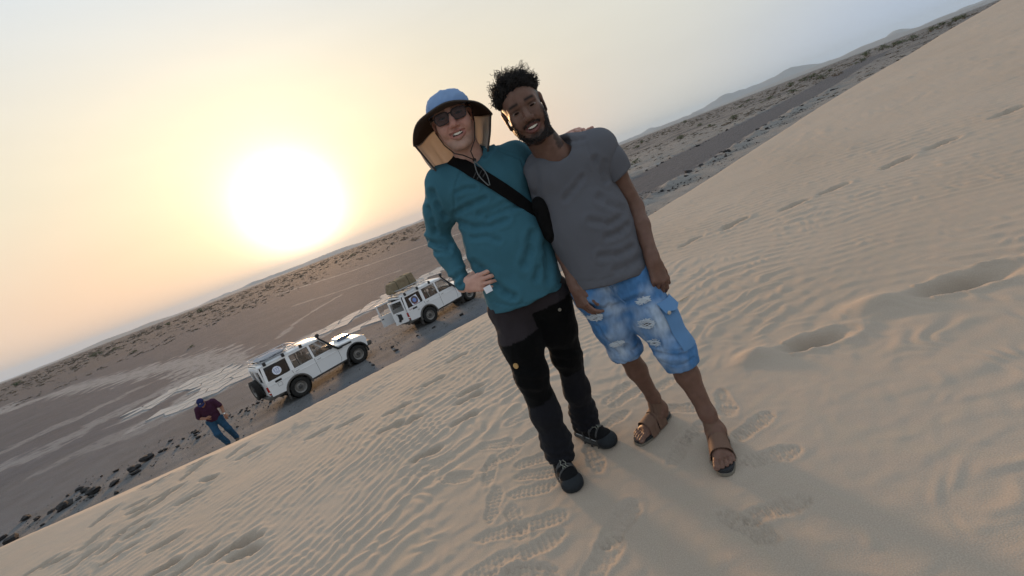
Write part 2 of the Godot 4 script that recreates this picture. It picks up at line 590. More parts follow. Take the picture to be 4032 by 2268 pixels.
# Footprints pressed into the sand, each with a soft rim.
func stamp_prints(v: PackedVector3Array, radii: PackedFloat32Array, angles: PackedFloat32Array) -> void:
	var na := angles.size()
	var jit := noise_of(31, 14.0, 2)
	for pr in PRINTS:
		var c := Vector2(pr[0], pr[1])
		var dir := Vector2(cos(pr[2]), sin(pr[2]))
		var nor := Vector2(-dir.y, dir.x)
		var hl: float = pr[3] * 0.5
		var hw: float = pr[4] * 0.5
		var depth: float = pr[5]
		var kind: int = pr[6]
		var reach := hl * 1.7
		var dist := c.length()
		var j0 := radii.bsearch(dist - reach)
		var j1 := mini(radii.bsearch(dist + reach), radii.size() - 1)
		var mid := atan2(c.x, -c.y)
		var half := reach / dist
		var i0 := maxi(angles.bsearch(mid - half), 0)
		var i1 := mini(angles.bsearch(mid + half), na - 1)
		for j in range(j0, j1 + 1):
			for i in range(i0, i1 + 1):
				var k := j * na + i
				var p := v[k]
				var d := Vector2(p.x, p.z) - c
				var s := d.dot(dir) / hl
				var w := d.dot(nor) / hw
				if absf(s) > 1.7 or absf(w) > 2.6:
					continue
				# a sole: broad at the ball, narrow at the waist
				var width := 1.0 - 0.22 * exp(-pow((s + 0.15) / 0.3, 2.0)) - 0.12 * maxf(-s, 0.0)
				var e := sqrt(pow(absf(s), 2.8) + pow(w / width, 2.0)) + 0.16 * jit.get_noise_2d(p.x, p.z)
				var y := 0.0
				if kind == 0:
					var bowl := 1.0 - smoothstep(0.45, 1.08, e)
					y = -depth * 1.25 * bowl + depth * 0.16 * exp(-pow((e - 1.4) / 0.35, 2.0)) * (0.6 + 0.4 * signf(s))
				elif kind == 4:
					# a deep slide with the sand heaped at its lower end
					var deep := (1.0 - smoothstep(0.0, 1.0, sqrt(pow((s - 0.25) / 0.75, 2.0) + w * w)))
					var heap := exp(-(pow((s + 0.75) / 0.38, 2.0) + pow(w / 0.95, 2.0)))
					y = -depth * deep + depth * 0.6 * heap + depth * 0.12 * exp(-pow((e - 1.25) / 0.2, 2.0)) * float(s > -0.2)
				else:
					var inside := 1.0 - smoothstep(0.88, 1.04, e)
					y = -depth * 0.42 * inside + depth * 0.16 * exp(-pow((e - 1.2) / 0.2, 2.0))
					if kind == 1:
						var gx := absf(fposmod(s * hl / 0.026, 1.0) - 0.5)
						var gy := absf(fposmod(w * hw / 0.030 + 0.5, 1.0) - 0.5)
						y += inside * 0.0045 * maxf(smoothstep(0.26, 0.42, gx), smoothstep(0.32, 0.45, gy))
					elif kind == 2:
						var hx := s * hl / 0.024
						var hy := w * hw / 0.021
						if int(floor(hy)) % 2 != 0:
							hx += 0.5
						var rr := Vector2(fposmod(hx, 1.0) - 0.5, fposmod(hy, 1.0) - 0.5).length()
						y += inside * (0.0055 * smoothstep(0.2, 0.3, rr) * (1.0 - smoothstep(0.36, 0.5, rr)) + 0.002 * (1.0 - smoothstep(0.0, 0.15, rr)))
					elif kind == 3:
						y += inside * 0.004 * jit.get_noise_2d(p.x * 3.0, p.z * 3.0)
				v[k] = Vector3(p.x, p.y + y, p.z)


# salt crust and old wheel tracks on the plain, as [width, strength, points...]
const PALE := [
	[3.4, 0.85, [[-120, -104], [-98, -85], [-83, -82], [-55.7, -63.2], [-40.3, -52.5], [-33.7, -47.7], [-25.2, -37], [-21.2, -30.5]]],
	[2.3, 1.0, [[-27, -31.5], [-25.5, -34.0], [-22.5, -32.5], [-20, -29.5], [-19.2, -28]]],
	[2.2, 1.0, [[-21, -26.5], [-19.1, -29.0], [-17.5, -32.2], [-13.9, -35.4], [-10.8, -38.2], [-9.0, -42.4], [-6.2, -44.8], [-2.0, -48.9], [8, -60]]],
	[1.2, 0.9, [[-15, -26], [-11.5, -29.5], [-7.0, -33.5], [-3.5, -37]]],
	[1.6, 0.55, [[-43.1, -35.8], [-42.3, -38.4], [-39, -38.8], [-37.6, -42.5]]],
	[2.2, 0.6, [[-38, -28.0], [-35.5, -29], [-32.7, -29.5], [-31.8, -32.7], [-29, -36]]],
	[0.5, 0.7, [[-21.3, -59.8], [-22.8, -49.6], [-21.5, -40.7]]],
	[1.3, 0.8, [[-69.6, -144.2], [-38.6, -114.2], [-15.5, -101.4], [-6.6, -94.4], [30, -75]]],
	[0.9, 0.5, [[-33, -72], [-24, -66], [-14, -62]]],
	[1.5, 0.45, [[-26.2, -24.5], [-23.5, -25.5], [-21.0, -25.0]]],
]
const TRACK := [[-60, 6], [-30, -6], [-20, -13.5], [-13.5, -17.8], [-9.0, -20.6], [-3.4, -24.9], [3.5, -31.5], [14, -41]]
const ROAD := [[-14, -34], [-4, -37], [7.9, -43.5], [14, -50], [24.7, -58.6], [41.2, -75.1], [74.7, -104.2], [144, -171], [300, -318], [700, -690], [2200, -2100]]


func seg_dist(p: Vector2, pts: Array) -> float:
	var best := 1e9
	for k in pts.size() - 1:
		var a := Vector2(pts[k][0], pts[k][1])
		var b := Vector2(pts[k + 1][0], pts[k + 1][1])
		best = minf(best, p.distance_squared_to(Geometry2D.get_closest_point_to_segment(p, a, b)))
	return sqrt(best)


func plain_height(x: float, z: float) -> float:
	return PLAIN


func make_plain() -> void:
	var m := textured("plain", Color(1, 1, 1), 0.95, "gravel", "gravel_n", 0.55, 1.0, true)
	var o := part("desert_plain", later(plain_arrays), m, self)
	o.set_meta("kind", "structure")


func plain_arrays() -> Array:
	var radii := PackedFloat32Array()
	var r := 6.0
	while r < 56000.0:
		radii.append(r)
		r *= 1.0085 if r < 130.0 else (1.018 if r < 700.0 else 1.08)
	var angles := PackedFloat32Array()
	var a := -180.0
	while a < 180.0:
		angles.append(deg_to_rad(a))
		a += 4.0 if absf(a) > 62.0 else 0.25
	var na := angles.size()
	var nr := radii.size()
	var v := PackedVector3Array()
	var col := PackedColorArray()
	v.resize(na * nr)
	col.resize(na * nr)
	var big := noise_of(41, 0.012, 3)
	var mid := noise_of(42, 0.11, 4)
	var small := noise_of(43, 0.7, 3)
	var ragged := noise_of(44, 0.35, 4)
	var flake := noise_of(45, 1.6, 3)
	var boxes := []
	for q in PALE:
		var lo := Vector2(1e9, 1e9)
		var hi := -lo
		for p in q[2]:
			lo = lo.min(Vector2(p[0], p[1]))
			hi = hi.max(Vector2(p[0], p[1]))
		boxes.append(Rect2(lo, hi - lo).grow(q[0] * 2.5))
	for j in nr:
		var rr := radii[j]
		for i in na:
			var x := sin(angles[i]) * rr
			var z := -cos(angles[i]) * rr
			var p := Vector2(x, z)
			var nb := big.get_noise_2d(x, z)
			var nm := mid.get_noise_2d(x, z)
			var ns := small.get_noise_2d(x, z)
			# dark gravel on the left, paler silt on the right and along the dune
			var right := smoothstep(-0.18, 0.25, x / rr + 0.12 * nb + 0.05 * nm)
			var near := 1.0 - smoothstep(26.0, 42.0, rr + 10.0 * nm)
			var c := Vector3(0.102, 0.124, 0.160).lerp(Vector3(0.35, 0.34, 0.32), right)
			c = c.lerp(Vector3(0.180, 0.200, 0.226), near * (1.0 - right) * 0.8)
			c *= 1.0 + 0.22 * nm + 0.20 * ns
			# rough, brushy ground far out
			var far := smoothstep(110.0, 260.0, rr + 70.0 * nb)
			c = c.lerp(Vector3(0.098, 0.106, 0.118), far * (0.35 + 0.65 * smoothstep(-0.1, 0.3, mid.get_noise_2d(x * 0.35, z * 0.35))))
			var y := PLAIN
			if absf(angles[i]) < 1.15 and rr < 400.0:
				y += (0.16 * nm + 0.05 * ns) * lerpf(0.35, 1.6, right) * clampf(rr / 60.0, 0.4, 1.4) * (1.0 - 0.75 * smoothstep(90.0, 220.0, rr))
				var pale := 0.0
				for b in boxes.size():
					if boxes[b].has_point(p):
						var q: Array = PALE[b]
						var d: float = seg_dist(p, q[2]) + q[0] * (1.1 * ragged.get_noise_2d(x, z))
						var s: float = q[1] * (1.0 - smoothstep(q[0] * 0.55, q[0] * 1.0, d))
						pale = maxf(pale, s)
				pale *= smoothstep(-0.42, 0.05, flake.get_noise_2d(x, z) + 0.2)
				y = lerpf(y, PLAIN, minf(pale * 2.0, 1.0))
				c = c.lerp(Vector3(0.43, 0.455, 0.475), pale)
				var rd := seg_dist(p, ROAD)
				var on := (1.0 - smoothstep(6.2, 7.6, rd + 0.9 * ns + 0.8 * nm)) * smoothstep(-12.0, 4.0, x)
				var ruts := 0.5 + 0.5 * sin(rd * 3.1)
				c = c.lerp(Vector3(0.100, 0.113, 0.136) * (1.0 + 0.25 * ns + 0.10 * ruts), on)
				y = lerpf(y, PLAIN + 0.03 + 0.03 * ruts, on)
				var td := seg_dist(p, TRACK)
				var tk := 1.0 - smoothstep(2.0, 3.2, td + 0.8 * ns)
				c = c.lerp(Vector3(0.225, 0.228, 0.232) * (1.0 + 0.35 * ns), tk * 0.75)
				y = lerpf(y, PLAIN + 0.01 * sin(td * 5.0), tk)
				# low banks of spoil either side of the road
				y += 0.30 * exp(-pow((rd - 7.9) / 0.7, 2.0)) * clampf(0.5 + 1.2 * nm + ns, 0.0, 1.4) * smoothstep(4.0, 16.0, x)
			col[j * na + i] = Color(maxf(c.x, 0.03), maxf(c.y, 0.03), maxf(c.z, 0.03))
			v[j * na + i] = Vector3(x, y, z)
	var idx := PackedInt32Array()
	idx.resize((nr - 1) * na * 6)
	var q2 := 0
	for j in nr - 1:
		for i in na:
			var k := j * na + i
			var k2 := j * na + (i + 1) % na
			idx[q2] = k
			idx[q2 + 1] = k + na
			idx[q2 + 2] = k2
			idx[q2 + 3] = k2
			idx[q2 + 4] = k + na
			idx[q2 + 5] = k2 + na
			q2 += 6
	var n := smooth_normals(v, idx)
	return [v, n, idx, col]


# ---------------------------------------------------------------- bodies
# A field of tapered capsules joined with a smooth minimum and meshed as surface nets.
class Field:
	var a := PackedVector3Array()
	var ba := PackedVector3Array()
	var il := PackedFloat32Array()
	var ra := PackedFloat32Array()
	var dr := PackedFloat32Array()
	var kk := PackedFloat32Array()
	var op := PackedInt32Array()
	var n1 := PackedVector3Array()
	var m1 := PackedFloat32Array()
	var n2 := PackedVector3Array()
	var m2 := PackedFloat32Array()
	var sc := PackedFloat32Array()
	var lo := Vector3(1e9, 1e9, 1e9)
	var hi := Vector3(-1e9, -1e9, -1e9)
	var all := PackedInt32Array()

	func cap(p: Vector3, q: Vector3, r0: float, r1: float, k := 0.02, ax := Vector3.ZERO, f := 1.0, ax2 := Vector3.ZERO, f2 := 1.0, o := 0) -> void:
		all.append(a.size())
		a.append(p)
		ba.append(q - p)
		il.append(1.0 / maxf((q - p).length_squared(), 1e-9))
		ra.append(r0)
		dr.append(r1 - r0)
		kk.append(k)
		op.append(o)
		n1.append(ax)
		m1.append(1.0 / f - 1.0)
		n2.append(ax2)
		m2.append(1.0 / f2 - 1.0)
		sc.append(minf(1.0, minf(f, f2)))
		if o == 0:
			var r := maxf(r0, r1) * maxf(1.0, maxf(f, f2)) + 0.012
			lo = lo.min(p.min(q) - Vector3.ONE * r)
			hi = hi.max(p.max(q) + Vector3.ONE * r)

	func ball(p: Vector3, r: float, k := 0.02, ax := Vector3.ZERO, f := 1.0, ax2 := Vector3.ZERO, f2 := 1.0, o := 0) -> void:
		cap(p, p, r, r, k, ax, f, ax2, f2, o)

	func chain(pts: Array, rs: Array, k := 0.02, o := 0) -> void:
		for j in pts.size() - 1:
			cap(pts[j], pts[j + 1], rs[j], rs[j + 1], k, Vector3.ZERO, 1.0, Vector3.ZERO, 1.0, o)

	# keep only what lies behind the plane
	func cut(p: Vector3, nor: Vector3, k := 0.004) -> void:
		all.append(a.size())
		a.append(p)
		ba.append(Vector3.ZERO)
		il.append(0.0)
		ra.append(0.0)
		dr.append(0.0)
		kk.append(k)
		op.append(2)
		n1.append(nor.normalized())
		m1.append(0.0)
		n2.append(Vector3.ZERO)
		m2.append(0.0)
		sc.append(1.0)

	func one(j: int, p: Vector3) -> float:
		if op[j] == 2:
			return (p - a[j]).dot(n1[j])
		var pa := p - a[j]
		var q := pa
		if m1[j] != 0.0:
			q += n1[j] * (pa.dot(n1[j]) * m1[j])
		if m2[j] != 0.0:
			q += n2[j] * (pa.dot(n2[j]) * m2[j])
		var h := clampf(q.dot(ba[j]) * il[j], 0.0, 1.0)
		return ((q - ba[j] * h).length() - ra[j] - dr[j] * h) * sc[j]

	func at(p: Vector3, use: PackedInt32Array) -> float:
		var d := 10.0
		for j in use:
			var e := 0.0
			var o := op[j]
			var pa := p - a[j]
			if o == 2:
				e = pa.dot(n1[j])
			else:
				var q := pa
				if m1[j] != 0.0:
					q += n1[j] * (pa.dot(n1[j]) * m1[j])
				if m2[j] != 0.0:
					q += n2[j] * (pa.dot(n2[j]) * m2[j])
				var t := clampf(q.dot(ba[j]) * il[j], 0.0, 1.0)
				e = ((q - ba[j] * t).length() - ra[j] - dr[j] * t) * sc[j]
			var k := kk[j]
			if o == 0:
				var h := k - absf(d - e)
				d = minf(d, e)
				if h > 0.0:
					d -= h * h / (4.0 * k)
			else:
				if o == 1:
					e = -e
				var h := k - absf(d - e)
				d = maxf(d, e)
				if h > 0.0:
					d += h * h / (4.0 * k)
		return d

	# the first point of the surface met from p along dir, within reach
	func meet(p: Vector3, dir: Vector3, reach := 0.6) -> Vector3:
		var t := 0.0
		while t < reach:
			var d := at(p + dir * t, all)
			if d < 0.0006:
				break
			t += maxf(d * 0.7, 0.0006)
		return p + dir * t

	func normal_at(p: Vector3) -> Vector3:
		var e := 0.002
		return Vector3(at(p + Vector3(e, 0, 0), all) - at(p - Vector3(e, 0, 0), all), at(p + Vector3(0, e, 0), all) - at(p - Vector3(0, e, 0), all), at(p + Vector3(0, 0, e), all) - at(p - Vector3(0, 0, e), all)).normalized()

	# appends the meshed surface to v and idx
	func nets(cell: float, v: PackedVector3Array, idx: PackedInt32Array) -> void:
		var nx := int(ceil((hi.x - lo.x) / cell)) + 2
		var ny := int(ceil((hi.y - lo.y) / cell)) + 2
		var nz := int(ceil((hi.z - lo.z) / cell)) + 2
		var g := PackedFloat32Array()
		g.resize(nx * ny * nz)
		g.fill(1.0)
		var B := 4
		var half := cell * (B - 1) * 0.5
		var R := half * 1.7321 + cell
		var live := []
		var sy := nx
		var sz := nx * ny
		var na := a.size()
		var es := PackedFloat32Array()
		es.resize(na)
		for bz in range(0, nz, B):
			for by in range(0, ny, B):
				for bx in range(0, nx, B):
					var c := lo + Vector3(bx, by, bz) * cell + Vector3.ONE * half
					var dm := 10.0
					for j in na:
						var e := one(j, c)
						es[j] = e
						if op[j] == 0 and e < dm:
							dm = e
					if dm > R + 0.08:
						continue
					var use := PackedInt32Array()
					var gone := false
					for j in na:
						var o := op[j]
						if o == 0:
							if es[j] < dm + 2.0 * R + kk[j]:
								use.append(j)
						elif o == 1:
							if es[j] < 2.0 * R + 0.05 + kk[j] - minf(dm, 0.0):
								use.append(j)
						else:
							if es[j] > R:
								gone = true
								break
							if es[j] > minf(dm, 0.0) - 2.0 * R - 0.05 - kk[j]:
								use.append(j)
					if gone:
						continue
					var dc := at(c, use)
					if dc > R:
						continue
					var x1 := mini(bx + B, nx)
					var y1 := mini(by + B, ny)
					var z1 := mini(bz + B, nz)
					if dc < -R:
						for z in range(bz, z1):
							for y in range(by, y1):
								var k := z * sz + y * sy
								for x in range(bx, x1):
									g[k + x] = -1.0
						continue
					live.append(Vector3i(bx, by, bz))
					for z in range(bz, z1):
						for y in range(by, y1):
							var k := z * sz + y * sy
							for x in range(bx, x1):
								g[k + x] = at(lo + Vector3(x, y, z) * cell, use)
		var id := PackedInt32Array()
		id.resize(nx * ny * nz)
		id.fill(-1)
		var off := [0, 1, sy, sy + 1, sz, sz + 1, sz + sy, sz + sy + 1]
		var E := [[0, 1], [2, 3], [4, 5], [6, 7], [0, 2], [1, 3], [4, 6], [5, 7], [0, 4], [1, 5], [2, 6], [3, 7]]
		var P := [Vector3(0, 0, 0), Vector3(1, 0, 0), Vector3(0, 1, 0), Vector3(1, 1, 0), Vector3(0, 0, 1), Vector3(1, 0, 1), Vector3(0, 1, 1), Vector3(1, 1, 1)]
		# cells just below a live block may also hold the surface
		var f := PackedFloat32Array()
		f.resize(8)
		for b in live:
			for z in range(maxi(b.z - 1, 0), mini(b.z + B, nz - 1)):
				for y in range(maxi(b.y - 1, 0), mini(b.y + B, ny - 1)):
					for x in range(maxi(b.x - 1, 0), mini(b.x + B, nx - 1)):
						var k := z * sz + y * sy + x
						if id[k] >= 0:
							continue
						var s0 := g[k] < 0.0
						if (g[k + 1] < 0.0) == s0 and (g[k + sy] < 0.0) == s0 and (g[k + sy + 1] < 0.0) == s0 and (g[k + sz] < 0.0) == s0 and (g[k + sz + 1] < 0.0) == s0 and (g[k + sz + sy] < 0.0) == s0 and (g[k + sz + sy + 1] < 0.0) == s0:
							continue
						for q in 8:
							f[q] = g[k + off[q]]
						var s := Vector3.ZERO
						var cnt := 0
						for e in E:
							var fa := f[e[0]]
							var fb := f[e[1]]
							if (fa < 0.0) != (fb < 0.0):
								s += P[e[0]].lerp(P[e[1]], fa / (fa - fb))
								cnt += 1
						id[k] = v.size()
						v.append(lo + (Vector3(x, y, z) + s / cnt) * cell)
		for b in live:
			for z in range(maxi(b.z, 1), mini(b.z + B, nz - 1)):
				for y in range(maxi(b.y, 1), mini(b.y + B, ny - 1)):
					for x in range(maxi(b.x, 1), mini(b.x + B, nx - 1)):
						var k := z * sz + y * sy + x
						var s0 := g[k] < 0.0
						if (g[k + 1] < 0.0) != s0:
							quad(idx, id, k, sy, sz, s0)
						if (g[k + sy] < 0.0) != s0:
							quad(idx, id, k, sz, 1, s0)
						if (g[k + sz] < 0.0) != s0:
							quad(idx, id, k, 1, sy, s0)

	func quad(idx: PackedInt32Array, id: PackedInt32Array, k: int, u: int, w: int, s0: bool) -> void:
		var i0 := id[k - u - w]
		var i1 := id[k - w]
		var i2 := id[k]
		var i3 := id[k - u]
		if i0 < 0 or i1 < 0 or i2 < 0 or i3 < 0:
			return
		if s0:
			idx.append_array([i0, i2, i1, i0, i3, i2])
		else:
			idx.append_array([i0, i1, i2, i0, i2, i3])


class Folds:
	var lines := []

	func _init(list: Array) -> void:
		for l in list:
			for k in l[2].size() - 1:
				var p := Vector2(l[2][k][0], l[2][k][1])
				var q := Vector2(l[2][k + 1][0], l[2][k + 1][1])
				lines.append([p, q, l[0], l[1], Rect2(p, Vector2.ZERO).expand(q).grow(l[0] * 3.5)])

	func depth(p: Vector3) -> float:
		var t := Vector2(p.x, p.y)
		var best := 0.0
		var ridge := 0.0
		for l in lines:
			if not l[4].has_point(t):
				continue
			var d: float = t.distance_to(Geometry2D.get_closest_point_to_segment(t, l[0], l[1])) / l[2]
			best = maxf(best, 1.5 * l[3] * exp(-d * d))
			ridge = maxf(ridge, l[3] * 0.55 * exp(-pow((d - 1.9) / 0.8, 2.0)))
		return ridge - best


# One mesh from several fields, each with its own cell size; moved by push(p, n), coloured by paint(p, n).
func grow(fields: Array, origin: Vector3, paint = null, push = null) -> ArrayMesh:
	return later(func() -> Array: return grown(fields, origin, paint, push))


func grown(fields: Array, origin: Vector3, paint, push) -> Array:
	var v := PackedVector3Array()
	var idx := PackedInt32Array()
	for f in fields:
		f[0].nets(f[1], v, idx)
	var n := smooth_normals(v, idx)
	if push != null:
		for k in v.size():
			v[k] += n[k] * float(push.call(v[k], n[k]))
		n = smooth_normals(v, idx)
	var col := PackedColorArray()
	if paint != null:
		col.resize(v.size())
		for k in v.size():
			col[k] = paint.call(v[k], n[k])
	for k in v.size():
		v[k] -= origin
	return [v, n, idx, col]


# A hand: wrist, direction of the fingers, back of the hand, bends of the finger joints, spread.
func hand(f: Field, wrist: Vector3, fwd: Vector3, back: Vector3, thumb_left: bool, bends: Array, thumb: Vector3, s := 1.0, spread := 1.0) -> void:
	fwd = fwd.normalized()
	back = (back - fwd * back.dot(fwd)).normalized()
	var side := fwd.cross(back) if thumb_left else back.cross(fwd)
	var rows := [[0.029, 0.090, 0.044, 0.026, 0.021, 0.0092], [0.0095, 0.094, 0.049, 0.030, 0.022, 0.0095], [-0.0105, 0.090, 0.045, 0.028, 0.021, 0.0090], [-0.029, 0.082, 0.035, 0.021, 0.019, 0.0080]]
	f.cap(wrist - fwd * 0.02 * s, wrist + fwd * 0.02 * s, 0.027 * s, 0.026 * s, 0.015, back, 0.72)
	for q in 4:
		var r: Array = rows[q]
		var p: Vector3 = wrist + (fwd * r[1] + side * r[0] + back * 0.004) * s
		f.cap(wrist + (fwd * 0.02 + side * r[0] * 0.55) * s, p, 0.0155 * s, 0.0125 * s, 0.014)
		var d: Vector3 = (fwd + side * (float(r[0]) * 3.2 * spread)).normalized()
		var b := back
		for e in 3:
			var bend: float = bends[e] * (1.0 + 0.10 * q)
			var ax: Vector3 = d.cross(-b).normalized()
			d = d.rotated(ax, bend)
			b = b.rotated(ax, bend)
			var nxt: Vector3 = p + d * float(r[2 + e]) * s
			f.cap(p, nxt, float(r[5]) * (1.06 - 0.08 * e) * s, float(r[5]) * (0.98 - 0.10 * e) * s, 0.004)
			p = nxt
	# thumb leaves the side of the palm near its base
	var t0 := wrist + (fwd * 0.022 + side * 0.024) * s
	var td := (fwd * thumb.x + side * thumb.y - back * thumb.z).normalized()
	var t1 := t0 + td * 0.042 * s
	var t2 := t1 + (td * 0.8 + fwd * 0.5).normalized() * 0.032 * s
	var t3 := t2 + (td * 0.6 + fwd * 0.6 - back * 0.15).normalized() * 0.026 * s
	f.chain([t0, t1, t2, t3], [0.0155 * s, 0.0125 * s, 0.0105 * s, 0.0085 * s], 0.007)


# A head in its own axes: x to its left, y up, z forwards, eyes at the origin's height.
func head(f: Field, t: Transform3D, slim := 1.0, grin := 1.0, tall := 0.80) -> void:
	var s := t.basis.x.length()
	var X := t.basis.x.normalized()
	var Y := t.basis.y.normalized()
	var Z := t.basis.z.normalized()
	var P := func(x: float, y: float, z: float) -> Vector3: return t * Vector3(x, y, z)
	f.ball(P.call(0, 0.032, -0.020), 0.098 * s, 0.03, X, 0.80 * slim, Y, tall)
	f.ball(P.call(0, -0.032, 0.018), 0.086 * s, 0.03, X, 0.78 * slim, Z, 0.80)
	f.ball(P.call(0, 0.038 * tall / 0.8, 0.036), (0.050 - 0.08 * (0.8 - tall)) * s, 0.03, X, 1.1 * slim)
	f.ball(P.call(0, -0.113, 0.076), 0.0165 * s, 0.02, X, 1.25)
	for q in [-1.0, 1.0]:
		f.cap(P.call(q * 0.057 * slim * slim, -0.055, -0.010), P.call(q * 0.022 * slim, -0.106, 0.050), 0.020 * s, 0.018 * s, 0.03)
		f.ball(P.call(q * 0.043 * slim, -0.026, 0.058), 0.025 * s, 0.025)
		f.ball(P.call(q * 0.037, -0.046, 0.064), 0.019 * s * grin, 0.02)
	f.cap(P.call(-0.044 * slim, 0.020, 0.066), P.call(0, 0.019, 0.078), 0.011 * s, 0.012 * s, 0.016)
	f.cap(P.call(0.044 * slim, 0.020, 0.066), P.call(0, 0.019, 0.078), 0.011 * s, 0.012 * s, 0.016)
	for q in [-1.0, 1.0]:
		f.ball(P.call(q * 0.032, 0.000, 0.100), 0.0165 * s, 0.012, X, 1.3, Y, 0.8, 1)
		f.ball(P.call(q * 0.032, 0.000, 0.0700), 0.0135 * s, 0.004)
	f.cap(P.call(0, 0.012, 0.080), P.call(0, -0.034, 0.104), 0.0078 * s, 0.0130 * s, 0.010)
	f.cap(P.call(-0.010, -0.098, 0.096), P.call(0.010, -0.098, 0.096), 0.007 * s, 0.007 * s, 0.010, Vector3.ZERO, 1.0, Vector3.ZERO, 1.0, 1)
	for q in [-1.0, 1.0]:
		f.ball(P.call(q * 0.0135, -0.038, 0.092), 0.0092 * s, 0.007)
		f.ball(P.call(q * 0.0075, -0.0475, 0.099), 0.0045 * s, 0.002, Vector3.ZERO, 1.0, Vector3.ZERO, 1.0, 1)
		# smile line
		f.cap(P.call(q * 0.021, -0.040, 0.091), P.call(q * 0.037, -0.066, 0.084), 0.0030 * s, 0.0036 * s, 0.006, Vector3.ZERO, 1.0, Vector3.ZERO, 1.0, 1)
		# ears
		f.cap(P.call(q * 0.083 * slim, 0.016, -0.018), P.call(q * 0.078 * slim, -0.034, -0.006), 0.0165 * s, 0.0105 * s, 0.006, X, 0.45)
		f.ball(P.call(q * 0.0925 * slim, -0.002, -0.010), 0.008 * s, 0.004, X, 0.4, Vector3.ZERO, 1.0, 1)
	# a smiling mouth: lips along a curve, then the opening between them
	for pass_ in 3:
		for e in 8:
			var pts := []
			for w in [e / 4.0 - 1.0, (e + 1) / 4.0 - 1.0]:
				var u: float = w
				var z := 0.0865 - 0.0200 * u * u
				if pass_ == 0:
					pts.append([P.call(0.0340 * u, -0.0600 + 0.0035 * u * u, z), 0.0052 - 0.0016 * u * u])
				elif pass_ == 1:
					pts.append([P.call(0.0315 * u, -0.0835 + 0.0200 * u * u, z - 0.003), 0.0062 - 0.0026 * u * u])
				else:
					pts.append([P.call(0.0325 * u, -0.0705 + 0.0105 * u * u, z + 0.006), 0.0078 - 0.0050 * u * u])
			f.cap(pts[0][0], pts[1][0], pts[0][1] * s, pts[1][1] * s, 0.002 if pass_ == 2 else 0.005, Vector3.ZERO, 1.0, Vector3.ZERO, 1.0, 1 if pass_ == 2 else 0)


func teeth_mesh(t: Transform3D, origin: Vector3) -> ArrayMesh:
	var sh := Shape.new()
	for k in 10:
		var u := (k - 4.5) / 4.5
		var b := Basis(Vector3.UP, u * 0.6)
		sh.box(Vector3(u * 0.0280, -0.0672 + 0.0085 * u * u, 0.0835 - 0.0190 * u * u), Vector3(0.0066 - 0.0006 * absf(u), 0.0118 - 0.0050 * u * u, 0.004), b, 0.0010)
	for k in sh.v.size():
		sh.v[k] = t * sh.v[k] - origin
		sh.n[k] = (t.basis * sh.n[k]).normalized()
	return sh.mesh()


func eye_mesh(t: Transform3D, q: float, origin: Vector3, iris: Color) -> ArrayMesh:
	var sh := Shape.new()
	var c := t * Vector3(q * 0.032, -0.001, 0.0715)
	var X := t.basis.x
	var Y := t.basis.y
	var Z := t.basis.z
	for ring in 7:
		for k in 16:
			var e := []
			for d in [[ring, k], [ring, k + 1], [ring + 1, k + 1], [ring + 1, k]]:
				var lat: float = d[0] / 7.0 * 1.5
				var lon: float = d[1] / 16.0 * TAU
				e.append(c + (X * sin(lat) * cos(lon) * 1.15 + Y * sin(lat) * sin(lon) * 0.42 + Z * cos(lat)) * 0.0145 - origin)
			sh.tint = Color(0.01, 0.01, 0.01) if ring < 1 else (iris if ring < 3 else Color(0.20, 0.165, 0.145))
			sh.quad(e[3], e[2], e[1], e[0])
	return sh.mesh()


# A band lying on a field's surface, from points [x, y], met from the front.
func band(f: Field, pts: Array, width: float, lift: float, thick: float, origin: Vector3, from_z := -1.2, dir := Vector3(0, 0, -1)) -> ArrayMesh:
	var line := []
	for p in pts:
		line.append(f.meet(Vector3(p[0], p[1], from_z), dir, 1.4))
	var sh := Shape.new()
	var rows := []
	for k in line.size():
		var d: Vector3 = (line[mini(k + 1, line.size() - 1)] - line[maxi(k - 1, 0)]).normalized()
		var n := f.normal_at(line[k])
		var s := d.cross(n).normalized() * width * 0.5
		var o: Vector3 = line[k] + n * lift - origin
		rows.append([o - s, o - s + n * thick, o + s + n * thick, o + s])
	for k in rows.size() - 1:
		for e in 4:
			sh.quad(rows[k][e], rows[k + 1][e], rows[k + 1][(e + 1) % 4], rows[k][(e + 1) % 4])
	sh.quad(rows[0][3], rows[0][2], rows[0][1], rows[0][0])
	var z: Array = rows[-1]
	sh.quad(z[0], z[1], z[2], z[3])
	return sh.mesh()

